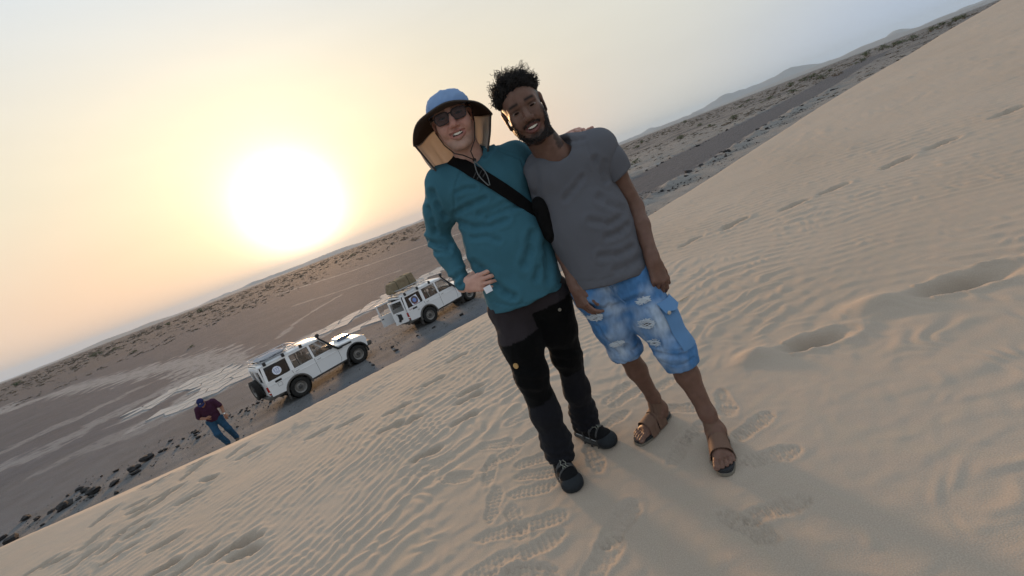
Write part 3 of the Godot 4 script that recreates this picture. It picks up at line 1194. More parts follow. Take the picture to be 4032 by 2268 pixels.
const FOLDS_TEAL := [
	[0.01, 0.006, [[-0.077, 1.46], [-0.038, 1.462], [0.005, 1.449]]],
	[0.012, 0.007, [[-0.113, 1.38], [-0.043, 1.389], [0.03, 1.393]]],
	[0.014, 0.008, [[-0.115, 1.336], [-0.057, 1.293], [0.01, 1.279], [0.083, 1.281]]],
	[0.014, 0.008, [[0.012, 1.315], [0.085, 1.317], [0.158, 1.319]]],
	[0.012, 0.006, [[-0.016, 1.337], [0.07, 1.34], [0.132, 1.346]]],
	[0.016, 0.012, [[-0.074, 1.068], [-0.06, 1.025], [-0.036, 0.984], [-0.009, 0.958]]],
	[0.02, 0.009, [[-0.116, 1.137], [-0.098, 1.107], [-0.073, 1.071]]],
	[0.018, 0.009, [[0.185, 1.054], [0.177, 1.017], [0.169, 0.99]]],
	[0.016, 0.008, [[0.146, 1.029], [0.118, 0.996]]],
	[0.018, 0.009, [[0.215, 1.109], [0.193, 1.031], [0.164, 0.967]]],
	[0.018, 0.009, [[0.166, 1.177], [0.132, 1.117], [0.09, 1.071]]],
	[0.004, 0.003, [[-0.114, 0.956], [-0.039, 0.925], [0.042, 0.906], [0.12, 0.9], [0.177, 0.908], [0.237, 0.929]]],
	[0.005, 0.003, [[-0.031, 1.531], [-0.063, 1.495], [-0.088, 1.452], [-0.113, 1.391], [-0.126, 1.361]]],
	[0.005, 0.003, [[0.164, 1.603], [0.153, 1.573], [0.235, 1.493], [0.236, 1.458]]],
	[0.014, 0.01, [[-0.173, 1.497], [-0.174, 1.437], [-0.164, 1.385]]],
	[0.012, 0.009, [[-0.218, 1.441], [-0.224, 1.381], [-0.234, 1.335]]],
	[0.014, 0.012, [[-0.309, 1.315], [-0.269, 1.287], [-0.204, 1.255]]],
	[0.01, 0.008, [[-0.306, 1.275], [-0.266, 1.246], [-0.207, 1.23]]],
	[0.012, 0.008, [[-0.253, 1.102], [-0.207, 1.117], [-0.16, 1.119]]],
	[0.01, 0.008, [[-0.218, 1.074], [-0.181, 1.1], [-0.151, 1.109]]],
	[0.009, 0.006, [[0.116, 1.615], [0.127, 1.583], [0.097, 1.566]]],
	[0.009, 0.006, [[0.137, 1.607], [0.131, 1.576], [0.095, 1.558]]],
	[0.012, 0.006, [[0.019, 1.209], [-0.027, 1.245], [-0.084, 1.255]]],
]
const FOLDS_GREY := [
	[0.01, 0.006, [[0.408, 1.508], [0.467, 1.483], [0.505, 1.476]]],
	[0.005, 0.003, [[0.535, 1.503], [0.507, 1.462], [0.498, 1.414], [0.505, 1.333]]],
	[0.014, 0.01, [[0.514, 1.382], [0.523, 1.326], [0.53, 1.284]]],
	[0.012, 0.008, [[0.547, 1.357], [0.539, 1.313]]],
	[0.016, 0.009, [[0.477, 1.229], [0.51, 1.183], [0.56, 1.143]]],
	[0.014, 0.009, [[0.403, 1.155], [0.474, 1.114], [0.554, 1.125]]],
	[0.014, 0.009, [[0.445, 1.069], [0.507, 1.066], [0.553, 1.077]]],
	[0.014, 0.009, [[0.395, 1.003], [0.466, 0.983], [0.538, 0.984]]],
	[0.012, 0.007, [[0.34, 1.274], [0.391, 1.302], [0.436, 1.332]]],
	[0.016, 0.008, [[0.479, 0.914], [0.53, 0.925], [0.555, 0.933]]],
	[0.016, 0.009, [[0.439, 0.925], [0.49, 0.923], [0.556, 0.924]]],
	[0.004, 0.003, [[0.262, 0.928], [0.354, 0.909], [0.463, 0.907], [0.553, 0.914]]],
	[0.012, 0.007, [[0.273, 1.432], [0.246, 1.337], [0.248, 1.268]]],
	[0.012, 0.006, [[0.258, 1.464], [0.29, 1.478], [0.31, 1.477]]],
]
const FOLDS_SHORTS := [
	[0.005, 0.004, [[0.381, 0.865], [0.394, 0.824], [0.42, 0.768]]],
	[0.005, 0.004, [[0.374, 0.886], [0.381, 0.838], [0.417, 0.774]]],
	[0.012, 0.008, [[0.437, 0.766], [0.471, 0.775], [0.506, 0.775]]],
	[0.012, 0.007, [[0.42, 0.768], [0.391, 0.761], [0.365, 0.776]]],
	[0.014, 0.007, [[0.28, 0.8], [0.333, 0.77], [0.395, 0.755]]],
	[0.005, 0.004, [[0.296, 0.695], [0.308, 0.637], [0.343, 0.531]]],
	[0.005, 0.004, [[0.507, 0.725], [0.51, 0.637], [0.504, 0.532], [0.573, 0.522]]],
	[0.012, 0.008, [[0.389, 0.553], [0.417, 0.522], [0.446, 0.526]]],
	[0.01, 0.006, [[0.487, 0.52], [0.527, 0.509], [0.575, 0.498]]],
	[0.004, 0.003, [[0.483, 0.477], [0.538, 0.459], [0.614, 0.469]]],
	[0.004, 0.003, [[0.325, 0.5], [0.374, 0.475], [0.431, 0.492]]],
]

func make_people() -> void:
	hiker()
	host_man()
	climber()


func skin_mat(called: String, rough := 0.6) -> StandardMaterial3D:
	var m := mat(called, Color(1, 1, 1), rough)
	m.vertex_color_use_as_albedo = true
	m.albedo_texture = tx.cloth
	m.uv1_triplanar = true
	m.uv1_scale = Vector3.ONE * 9.0
	m.normal_enabled = true
	m.normal_texture = tx.cloth_n
	m.normal_scale = 0.35
	m.metallic_specular = 0.3
	m.subsurf_scatter_enabled = true
	m.subsurf_scatter_strength = 0.08
	return m


func cloth_mat(called: String, c: Color, scale := 9.0, vertex := false, rough := 0.9) -> StandardMaterial3D:
	var m := textured(called, c, rough, "cloth", "cloth_n", scale, 0.5, vertex)
	m.rim_enabled = true
	m.rim = 0.1
	m.metallic_specular = 0.2
	return m


# A closed shoe on the ground: heel and toe in plan, a low upper, a toe cap and a sole.
func trail_shoe(person: Node3D, origin: Vector3, heel: Vector2, toe: Vector2, ankle: Vector3) -> void:
	var g := dune_height((heel.x + toe.x) * 0.5, (heel.y + toe.y) * 0.5) - 0.004
	var d := Vector3(toe.x - heel.x, 0, toe.y - heel.y)
	var L := d.length()
	d /= L
	var s := d.cross(Vector3.UP)
	var H := Vector3(heel.x, g, heel.y)
	var P := func(l: float, w: float, h: float) -> Vector3: return H + d * l * L + s * w + Vector3.UP * h
	var sole := Field.new()
	sole.cap(P.call(0.12, 0, 0.018), P.call(0.45, 0, 0.018), 0.040, 0.043, 0.02, Vector3.UP, 0.5)
	sole.cap(P.call(0.45, 0, 0.018), P.call(0.82, 0.0, 0.020), 0.046, 0.055, 0.02, Vector3.UP, 0.44)
	sole.cut(P.call(0, 0, 0.0), Vector3.DOWN)
	part("sole", grow([[sole, 0.006]], origin), cloth_mat("sole_rubber", lin(0.075, 0.075, 0.072), 12.0), person)
	var up := Field.new()
	up.cap(P.call(0.13, 0, 0.05), P.call(0.42, 0, 0.060), 0.033, 0.036, 0.02, s, 0.92)
	up.cap(P.call(0.42, 0, 0.062), P.call(0.78, 0, 0.046), 0.043, 0.047, 0.02, Vector3.UP, 0.80)
	up.cap(P.call(0.16, 0, 0.07), ankle, 0.033, 0.036, 0.03)
	up.cut(ankle + Vector3.UP * 0.02, Vector3.UP)
	part("upper", grow([[up, 0.006]], origin), cloth_mat("upper_black", lin(0.012, 0.012, 0.013), 12.0), person)
	var cap := Field.new()
	cap.ball(P.call(0.80, 0, 0.034), 0.052, 0.01, Vector3.UP, 0.78)
	cap.ball(P.call(0.85, 0, 0.030), 0.048, 0.02, Vector3.UP, 0.74)
	cap.cut(P.call(0.73, 0, 0.06), -(d + Vector3.UP * 0.25), 0.01)
	cap.cut(P.call(0, 0, 0.002), Vector3.DOWN)
	part("toe_cap", grow([[cap, 0.005]], origin), cloth_mat("toe_rubber", lin(0.030, 0.034, 0.038), 12.0, false, 0.6), person)
	# straps and cords across the instep
	var strap := Shape.new()
	for k in 5:
		var l := 0.34 + 0.09 * k
		var pts := []
		for j in 9:
			var w := (j - 4) / 4.0
			var from: Vector3 = P.call(l + (0.05 if k % 2 == 0 else -0.05) * w, w * 0.05, 0.16)
			pts.append(up.meet(from, Vector3.DOWN, 0.16) + Vector3.UP * 0.002 - origin)
		strap.tube(pts, [0.0055], 5)
	part("strap", strap.mesh(), mat("strap_black", lin(0.045, 0.043, 0.042), 0.7), person)
	var cord := Shape.new()
	for q in [-1.0, 1.0]:
		var pts := []
		for j in 7:
			var w: float = q * (0.014 if j % 2 == 0 else 0.006)
			pts.append(up.meet(P.call(0.36 + 0.06 * j, w, 0.16), Vector3.DOWN, 0.16) + Vector3.UP * 0.007 - origin)
		cord.tube(pts, [0.0018], 5)
	cord.tube([P.call(0.71, 0.0, 0.092) - origin, P.call(0.73, 0.004, 0.105) - origin], [0.0028], 5)
	part("lace", cord.mesh(), mat("lace_grey", lin(0.25, 0.25, 0.20), 0.7), person)
	var line := Shape.new()
	for q in [-1.0, 1.0]:
		line.tube([P.call(0.15, q * 0.034, 0.034) - origin, P.call(0.45, q * 0.039, 0.036) - origin, P.call(0.70, q * 0.044, 0.040) - origin, P.call(0.78, q * 0.040, 0.058) - origin], [0.003], 5)
	part("welt", line.mesh(), mat("welt_grey", lin(0.30, 0.32, 0.33), 0.6), person)


func hiker() -> void:
	var O := Vector3(0.03, dune_height(0.03, -2.05), -2.05)
	var person := thing("person", "man in teal long-sleeved shirt, black trousers and sun hat, arm round the other man", "person", O)
	var ht := Transform3D(Basis(Vector3(0, 0, 1), deg_to_rad(1.5)) * Basis(Vector3.UP, deg_to_rad(-2)) * Basis(Vector3.RIGHT, deg_to_rad(3.0)), Vector3(0.020, 1.752, -2.0)).scaled_local(Vector3.ONE * 1.08)
	var neck := Vector3(0.038, 1.57, -2.06)
	var Rs := Vector3(-0.125, 1.525, -2.07)
	var Re := Vector3(-0.242, 1.305, -2.16)
	var Rw := Vector3(-0.196, 1.060, -2.030)
	var Ls := Vector3(0.222, 1.515, -2.10)
	var Le := Vector3(0.420, 1.415, -2.24)
	var Lw := Vector3(0.497, 1.490, -2.150)
	var Rh := Vector3(-0.035, 0.87, -2.08)
	var Lh := Vector3(0.145, 0.86, -2.08)
	var Rk := Vector3(-0.062, 0.545, -2.03)
	var Lk := Vector3(0.135, 0.530, -2.13)
	var Ra := Vector3(-0.068, 0.105, -2.05)
	var La := Vector3(0.118, 0.105, -2.225)

	# skin: body, head and hands in one mesh
	var body := Field.new()
	body.cap(Vector3(0.05, 1.42, -2.08), Vector3(0.055, 1.0, -2.08), 0.14, 0.13, 0.03, Vector3(0, 0, 1), 0.62)
	body.cap(Rs, Ls, 0.05, 0.05, 0.03)
	body.chain([Rs, Re, Rw], [0.036, 0.030, 0.022], 0.02)
	body.chain([Ls, Le, Lw], [0.045, 0.038, 0.026], 0.02)
	body.chain([Rh, Rk, Ra, Ra + Vector3(0, -0.05, 0)], [0.075, 0.05, 0.036, 0.032], 0.02)
	body.chain([Lh, Lk, La, La + Vector3(0, -0.05, 0)], [0.075, 0.05, 0.036, 0.032], 0.02)
	body.cap(Rh, Lh, 0.08, 0.08, 0.03)
	var hf := Field.new()
	head(hf, ht, 0.95, 1.1, 0.66)
	hf.cap(ht * Vector3(0, -0.06, -0.026), neck + Vector3(0, -0.03, 0), 0.058, 0.064, 0.03)
	var rh := Field.new()
	hand(rh, Rw, Vector3(0.80, 0.02, 0.60), Vector3(-0.60, 0.12, 0.80), false, [0.40, 0.40, 0.25], Vector3(0.35, 0.4, 1.0), 1.04, 1.2)
	var lh := Field.new()
	hand(lh, Lw, Vector3(0.06, 0.36, 1.0), Vector3(0.0, 1.0, -0.36), false, [0.55, 0.62, 0.30], Vector3(0.7, 0.8, 0.1), 1.0, 1.2)
	var inv := ht.affine_inverse()
	var tone := noise_of(61, 26.0, 2)
	var paint := func(p: Vector3, _n: Vector3) -> Color:
		var q := inv * p
		var c := Vector3(0.72, 0.42, 0.33)
		var t := tone.get_noise_3dv(p)
		if p.y > 1.4 and q.length() < 0.2:
			var red := exp(-pow(absf(q.x) - 0.04, 2.0) / 0.0006 - pow(q.y + 0.03, 2.0) / 0.0009) * 0.6 + exp(-(q.x * q.x + pow(q.y + 0.03, 2.0)) / 0.0005) * 0.8 * float(q.z > 0.08)
			c = c.lerp(Vector3(0.60, 0.27, 0.22), clampf(red, 0.0, 1.0))
			if q.z > 0.05:
				var lip := pow(q.x / 0.034, 2.0) + pow((q.y + 0.0715) / 0.0175, 2.0)
				c = c.lerp(Vector3(0.50, 0.20, 0.17), 0.8 - 0.8 * smoothstep(0.7, 1.1, lip))
				if lip < 0.35 and q.z < 0.084:
					c = Vector3(0.05, 0.015, 0.012)
				var brow := exp(-pow((q.y - 0.023 + 0.004 * absf(q.x) / 0.03) / 0.005, 2.0)) * float(absf(q.x) > 0.012 and absf(q.x) < 0.052)
				c = c.lerp(Vector3(0.22, 0.13, 0.08), brow * 0.7)
			# grey stubble on jaw and chin
			var stub := smoothstep(-0.075, -0.095, q.y) * smoothstep(0.0, 0.05, q.z)
			c = c.lerp(Vector3(0.44, 0.29, 0.225), 0.6 * stub)
			if absf(q.x) > 0.075:
				c = c.lerp(Vector3(0.58, 0.27, 0.20), 0.6)
			if q.y > 0.02 and q.z < 0.03 or (q.z < -0.02 and q.y > -0.06):
				c = Vector3(0.10, 0.07, 0.045)
		elif p.y > 1.4:
			c = Vector3(0.58, 0.32, 0.25)
		return Color(c.x * (1.0 + 0.12 * t), c.y * (1.0 + 0.16 * t), c.z * (1.0 + 0.16 * t))
	part("body", grow([[body, 0.014], [hf, 0.0034], [rh, 0.0034], [lh, 0.0034]], O, paint), skin_mat("skin_fair", 0.5), person)
	part("teeth", teeth_mesh(ht, O), mat("teeth", lin(0.80, 0.76, 0.66), 0.3), person)
	for q in [-1.0, 1.0]:
		var em := mat("eyes", Color(1, 1, 1), 0.5)
		em.metallic_specular = 0.12
		em.vertex_color_use_as_albedo = true
		part("eye", eye_mesh(ht, q, O, Color(0.10, 0.14, 0.16)), em, person)

	# shirt
	var sh := Field.new()
	var Z := Vector3(0, 0, 1)
	sh.cap(Vector3(0.052, 1.40, -2.075), Vector3(0.054, 1.16, -2.07), 0.180, 0.178, 0.05, Z, 0.66)
	sh.cap(Vector3(0.054, 1.16, -2.07), Vector3(0.050, 0.86, -2.07), 0.178, 0.192, 0.05, Z, 0.80)
	sh.cap(Vector3(-0.075, 1.475, -2.07), Vector3(0.178, 1.465, -2.085), 0.092, 0.092, 0.05)
	sh.cap(Vector3(0.0, 1.54, -2.07), Vector3(0.10, 1.54, -2.07), 0.068, 0.068, 0.05)
	sh.chain([Rs, Rs.lerp(Re, 0.5), Re], [0.074, 0.064, 0.056], 0.045)
	sh.chain([Re, Re.lerp(Rw, 0.4), Rw + (Re - Rw) * 0.06], [0.056, 0.053, 0.037], 0.02)
	sh.chain([Ls, Ls.lerp(Le, 0.5), Le], [0.076, 0.066, 0.056], 0.04)
	sh.chain([Le, Lw + (Le - Lw) * 0.15], [0.056, 0.038], 0.02)
	# the slack collar of a thin hood
	for k in 14:
		var a := TAU * k / 14.0
		var b := TAU * (k + 1) / 14.0
		var e := func(w: float) -> Vector3: return neck + Vector3(sin(w) * 0.080, -0.005 - 0.042 * maxf(cos(w), 0.0) + 0.035 * maxf(-cos(w), 0.0) + 0.006 * sin(5.0 * w), cos(w) * 0.072)
		sh.cap(e.call(a), e.call(b), 0.017, 0.017, 0.02)
	sh.cap(neck + Vector3(-0.03, 0.02, -0.085), neck + Vector3(0.05, 0.01, -0.09), 0.045, 0.045, 0.03)
	# open neck
	sh.cap(neck + Vector3(0, 0.10, 0.03), neck + Vector3(0, -0.01, 0.012), 0.068, 0.060, 0.015, Vector3.ZERO, 1.0, Vector3.ZERO, 1.0, 1)
	sh.cut(Vector3(0.05, 0.895, -2.0), Vector3(0.03, -1, 0.06), 0.006)
	var folds := Folds.new(FOLDS_TEAL)
	var drape := noise_of(62, 9.0, 2)
	var push := func(p: Vector3, n: Vector3) -> float:
		var d := 0.0045 * drape.get_noise_3d(p.x * 1.1 + p.y * 0.5, p.y * 0.8 - p.x * 0.35, p.z)
		if n.z > -0.2:
			d += folds.depth(p)
		return d
	var teal := cloth_mat("teal_jersey", lin(0.060, 0.180, 0.238), 8.0)
	var shirt := part("long_sleeved_shirt", grow([[sh, 0.0075]], O, null, push), teal, person)

	# trousers
	var tr := Field.new()
	tr.cap(Vector3(-0.018, 0.90, -2.075), Vector3(0.118, 0.90, -2.075), 0.106, 0.106, 0.05)
	tr.chain([Rh + Vector3(0.0, 0.0, 0), Rh.lerp(Rk, 0.5), Rk, Rk.lerp(Ra, 0.5), Ra + Vector3(0, 0.06, 0), Ra + Vector3(-0.004, -0.015, 0.01)], [0.110, 0.094, 0.075, 0.068, 0.068, 0.073], 0.05)
	tr.chain([Lh + Vector3(0.01, 0.0, 0), Lh.lerp(Lk, 0.5), Lk, Lk.lerp(La, 0.5), La + Vector3(0, 0.05, 0), La + Vector3(0, -0.01, 0.01)], [0.106, 0.088, 0.068, 0.062, 0.064, 0.068], 0.05)
	tr.cut(Vector3(0, 0.94, -2.0), Vector3.UP)
	tr.cut(Vector3(-0.068, 0.060, -2.0), Vector3(0, -1, 0.18), 0.004)
	var bag_noise := noise_of(63, 11.0, 3)
	var stack := func(p: Vector3, n: Vector3) -> float:
		var low := 1.0 - smoothstep(0.10, 0.30, p.y)
		var d := 0.007 * bag_noise.get_noise_3d(p.x, p.y * 0.8, p.z)
		d += low * 0.004 * sin(p.y * 120.0 + 5.0 * bag_noise.get_noise_3d(p.x * 0.5, p.y * 0.2, p.z * 0.5) + p.x * 18.0)
		var knee := exp(-pow((p.y - 0.54) / 0.07, 2.0))
		d += knee * 0.006 * sin(p.y * 95.0 + p.x * 40.0) * maxf(n.z, 0.0)
		return d
	var cut_paint := func(p: Vector3, n: Vector3) -> Color:
		# stretch grey at hip, lower leg; coated black on thigh and knee
		var grey := Color(0.046, 0.039, 0.041)
		var black := Color(0.0055, 0.0055, 0.0058)
		if p.x < 0.045 and p.y > 0.745 + 0.12 * (p.x + 0.05):
			return grey
		if p.x >= 0.045 and p.y > 0.835 + 0.1 * (p.x - 0.05):
			return grey
		if p.y < 0.42 + 0.25 * sin(p.x * 9.0) * 0.1:
			return Color(0.018, 0.0175, 0.020)
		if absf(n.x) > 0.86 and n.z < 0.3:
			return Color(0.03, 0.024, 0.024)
		return black
	var tm := cloth_mat("trouser_cloth", Color(1, 1, 1), 10.0, true)
	var trousers := part("trousers", grow([[tr, 0.0085]], O, cut_paint, stack), tm, person)
	var bs := Shape.new()
	var bp := tr.meet(Vector3(0.168, 0.808, -1.7), Vector3(0, 0, -1), 0.5) - O
	bs.lathe(bp - Vector3(0, 0, 0.003), Vector3(0, 0, 1), [Vector2(0, 0.0085), Vector2(0.004, 0.0085), Vector2(0.007, 0.006), Vector2(0.0065, 0.0)], 14)
	part("stud", bs.mesh(), mat("brass_dull", lin(0.32, 0.30, 0.25), 0.4, 0.8), trousers)
	var ps := Shape.new()
	var pp := tr.meet(Vector3(-0.113, 0.632, -1.7), Vector3(0, 0, -1), 0.6)
	var pn := tr.normal_at(pp)
	ps.lathe(pp - O - pn * 0.002, pn, [Vector2(0, 0.014), Vector2(0.006, 0.014), Vector2(0.0065, 0.0)], 16)
	part("leather_patch", ps.mesh(), mat("tan_leather", lin(0.45, 0.27, 0.10), 0.6), trousers)

	trail_shoe(person, O, Vector2(-0.098, -2.115), Vector2(-0.058, -1.835), Ra)
	trail_shoe(person, O, Vector2(0.050, -2.300), Vector2(0.203, -2.055), La)
	sun_hat(person, O, ht)
	glasses(person, O, ht)
	drawcord(person, O, ht, sh, neck)
	sling_bag(sh)
	# a small white card held in the hand at the hip
	var card := Shape.new()
	card.box(Vector3.ZERO, Vector3(0.034, 0.030, 0.0015), Basis.IDENTITY)
	var cp := part("paper_card", card.mesh(), mat("card_white", lin(0.75, 0.76, 0.80), 0.6), self)
	cp.transform = Transform3D(Basis(Vector3.UP, 0.2) * Basis(Vector3(0, 0, 1), 0.1), Vector3(-0.100, 1.024, -1.945))
	tag(cp, "small white card pinched in the fingers of the hand on the hip", "card")


func hat_brim(w: float, u: float) -> Vector3:
	# w: angle from the front, u: 0 at the crown, 1 at the edge, in head axes
	var side := absf(sin(w))
	var inner := Vector3(sin(w) * 0.084, 0.026, cos(w) * 0.102 - 0.018)
	var droop := -0.006 + 0.074 * pow(side, 3.0) + 0.03 * maxf(-cos(w), 0.0)
	var outer := Vector3(sin(w) * 0.166 - 0.014, 0.0, cos(w) * 0.168 - 0.018)
	var p := inner.lerp(outer, u)
	p.y = 0.026 - droop * pow(u, 1.7) + 0.003 * sin(w * 7.0 + 1.0) * u
	return p


func sheet(rows: Array, t: Transform3D, origin: Vector3, thick: float, closed: bool) -> ArrayMesh:
	# a grid of points given thickness along its own normals
	var v := PackedVector3Array()
	var idx := PackedInt32Array()
	var m: int = rows[0].size()
	for r in rows:
		for p in r:
			v.append(t * p - origin)
	for j in rows.size() - 1:
		for i in m if closed else m - 1:
			var a := j * m + i
			var b := j * m + (i + 1) % m
			idx.append_array([a, a + m, b, b, a + m, b + m])
	var n := smooth_normals(v, idx)
	if thick == 0.0:
		return commit(v, n, idx)
	var k := v.size()
	for i in k:
		v.append(v[i] - n[i] * thick)
	for i in range(0, k):
		n.append(-n[i])
	var c := idx.size()
	for i in range(0, c, 3):
		idx.append_array([idx[i] + k, idx[i + 2] + k, idx[i + 1] + k])
	return commit(v, n, idx)


func sun_hat(person: Node3D, O: Vector3, ht: Transform3D) -> void:
	var holder := Node3D.new()
	holder.name = "sun_hat"
	person.add_child(holder, true)
	var wr := noise_of(71, 8.0, 2)
	var N := 64
	var rows := []
	for j in 12:
		var u := j / 11.0
		var row := []
		for i in N:
			var w := TAU * i / N
			var a := u * PI * 0.5
			var dent := 1.0 - 0.05 * exp(-pow((u - 0.55) / 0.15, 2.0))
			var p := Vector3(sin(w) * 0.086 * pow(sin(a), 0.62) * dent, 0.024 + 0.074 * pow(cos(a), 0.8), cos(w) * 0.103 * pow(sin(a), 0.62) * dent - 0.018)
			p += p.normalized() * 0.006 * wr.get_noise_3dv(p * 9.0) * sin(a)
			p.y += 0.006 * exp(-pow(sin(w), 2.0) / 0.04) * (1.0 - u)
			row.append(p)
		rows.append(row)
	var blue := cloth_mat("hat_blue", lin(0.26, 0.39, 0.62), 10.0)
	part("crown", sheet(rows, ht, O, 0.002, true), blue, holder)
	rows = []
	for j in 9:
		var row := []
		for i in N:
			row.append(hat_brim(TAU * i / N, j / 8.0) + Vector3(0, 0.0025, 0))
		rows.append(row)
	part("brim", sheet(rows, ht, O, 0.0015, true), blue, holder)
	rows = []
	for j in 9:
		var row := []
		for i in N:
			row.append(hat_brim(TAU * i / N, j / 8.0) - Vector3(0, 0.0006, 0))
		rows.append(row)
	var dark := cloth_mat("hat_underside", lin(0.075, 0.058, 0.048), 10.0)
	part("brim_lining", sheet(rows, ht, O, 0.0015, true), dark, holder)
	var rim := Shape.new()
	var pts := []
	for i in N + 1:
		pts.append(ht * hat_brim(TAU * i / N, 1.0) - O)
	rim.tube(pts, [0.0032], 6, false)
	part("brim_binding", rim.mesh(), mat("binding", lin(0.05, 0.04, 0.035), 0.9), holder)
	# neck curtain hanging from the sides and back of the brim
	rows = []
	var K := 44
	for j in 15:
		var u := j / 14.0
		var row := []
		for i in K:
			var w := lerpf(deg_to_rad(82.0), deg_to_rad(278.0), i / (K - 1.0))
			var top := hat_brim(w, 0.97)
			var wave := 0.007 * sin(w * 15.0) + 0.004 * sin(w * 31.0 + 1.0)
			var left := float(w > PI)   # the wind spreads it on one side
			var rr := lerpf(1.0, lerpf(0.50, 0.76, left), u)
			var p := Vector3(top.x * rr, top.y - lerpf(0.120, 0.142, left) * u, (top.z + 0.018) * lerpf(1.0, 0.66, u) - 0.018)
			p += Vector3(sin(w), 0, cos(w)) * wave * smoothstep(0.0, 0.6, u)
			if w < PI:
				p.y -= 0.008 * u
			row.append(p)
		rows.append(row)
	var tan := cloth_mat("hat_curtain_cloth", lin(0.66, 0.59, 0.52), 10.0)
	tan.backlight_enabled = true
	tan.backlight = Color(0.78, 0.75, 0.72)
	part("neck_curtain", sheet(rows, ht, O, 0.0, false), tan, holder)
	var edge := Shape.new()
	for e in [0, K - 1]:
		pts = []
		for j in 15:
			pts.append(ht * rows[j][e] - O)
		edge.tube(pts, [0.0045], 6)
	pts = []
	for i in K:
		pts.append(ht * rows[14][i] - O)
	edge.tube(pts, [0.0045], 6)
	part("curtain_binding", edge.mesh(), mat("binding", lin(0.05, 0.04, 0.035), 0.9), holder)


func glasses(person: Node3D, O: Vector3, ht: Transform3D) -> void:
	var holder := Node3D.new()
	holder.name = "glasses"
	person.add_child(holder, true)
	var fr := Shape.new()
	for q in [-1.0, 1.0]:
		var pts := []
		var flat := PackedVector2Array()
		for k in 29:
			var a := TAU * k / 28.0
			var cx := signf(cos(a)) * pow(absf(cos(a)), 0.55) * 0.0265
			var cy := signf(sin(a)) * pow(absf(sin(a)), 0.62) * 0.0195
			cx *= 1.0 + 0.06 * signf(cy)
			var p := Vector3(q * 0.0335 + cx, -0.004 + cy, 0.0985 - 0.010 * pow(absf(q * 0.0335 + cx) / 0.06, 2.0))
			pts.append(ht * p - O)
			if k < 28:
				flat.append(Vector2(cx, cy))
		fr.tube(pts, [0.0024], 6, false)
		var lens := Shape.new()
		lens.slab(flat, Transform3D(ht.basis, ht * Vector3(q * 0.0335, -0.004, 0.0955) - O), 0.0016)
		var lm := mat("tinted_lens", lin(0.045, 0.028, 0.022), 0.05)
		lm.transparency = BaseMaterial3D.TRANSPARENCY_ALPHA
		lm.albedo_color.a = 0.38
		lm.metallic_specular = 0.25
		part("lens", lens.mesh(), lm, holder)
		fr.tube([ht * Vector3(q * 0.060, 0.006, 0.090) - O, ht * Vector3(q * 0.076, 0.005, 0.075) - O, ht * Vector3(q * 0.084, 0.006, 0.0) - O, ht * Vector3(q * 0.083, -0.012, -0.02) - O], [0.0032, 0.004, 0.003, 0.002], 6)
	fr.tube([ht * Vector3(-0.009, 0.004, 0.0985) - O, ht * Vector3(0, 0.007, 0.100) - O, ht * Vector3(0.009, 0.004, 0.0985) - O], [0.0026], 6)
	part("frame", fr.mesh(), mat("frame_black", lin(0.012, 0.011, 0.011), 0.35), holder)


func drawcord(person: Node3D, O: Vector3, ht: Transform3D, sh: Field, neck: Vector3) -> void:
	var c := Shape.new()
	var knot := neck + Vector3(0.008, -0.012, 0.088)
	c.tube([ht * Vector3(0.082, -0.01, 0.010) - O, ht * Vector3(0.074, -0.055, 0.038) - O, ht * Vector3(0.052, -0.110, 0.070) - O, ht * Vector3(0.020, -0.146, 0.086) - O, knot - O], [0.0026], 6)
	c.tube([ht * Vector3(-0.080, -0.03, 0.010) - O, ht * Vector3(-0.066, -0.085, 0.035) - O, ht * Vector3(-0.040, -0.130, 0.070) - O, ht * Vector3(-0.012, -0.148, 0.086) - O, knot - O], [0.0026], 6)
	c.box(knot - O, Vector3(0.016, 0.013, 0.012), Basis.IDENTITY, 0.003)
	part("chin_cord", c.mesh(), mat("cord_dark", lin(0.02, 0.014, 0.012), 0.8), person)
	var d := Shape.new()
	for q in [-1.0, 1.0]:
		var pts := [knot - O]
		for k in 6:
			var p := sh.meet(Vector3(knot.x + q * 0.006 + 0.008 * k * 0.5 + q * 0.010 * sin(k * 0.7), knot.y - 0.02 - 0.020 * k, -1.7), Vector3(0, 0, -1), 0.6)
			pts.append(p + Vector3(0, 0, 0.010) - O)
		d.tube(pts, [0.0026], 6)
	part("drawstring", d.mesh(), mat("cord_grey", lin(0.13, 0.14, 0.14), 0.8), person)


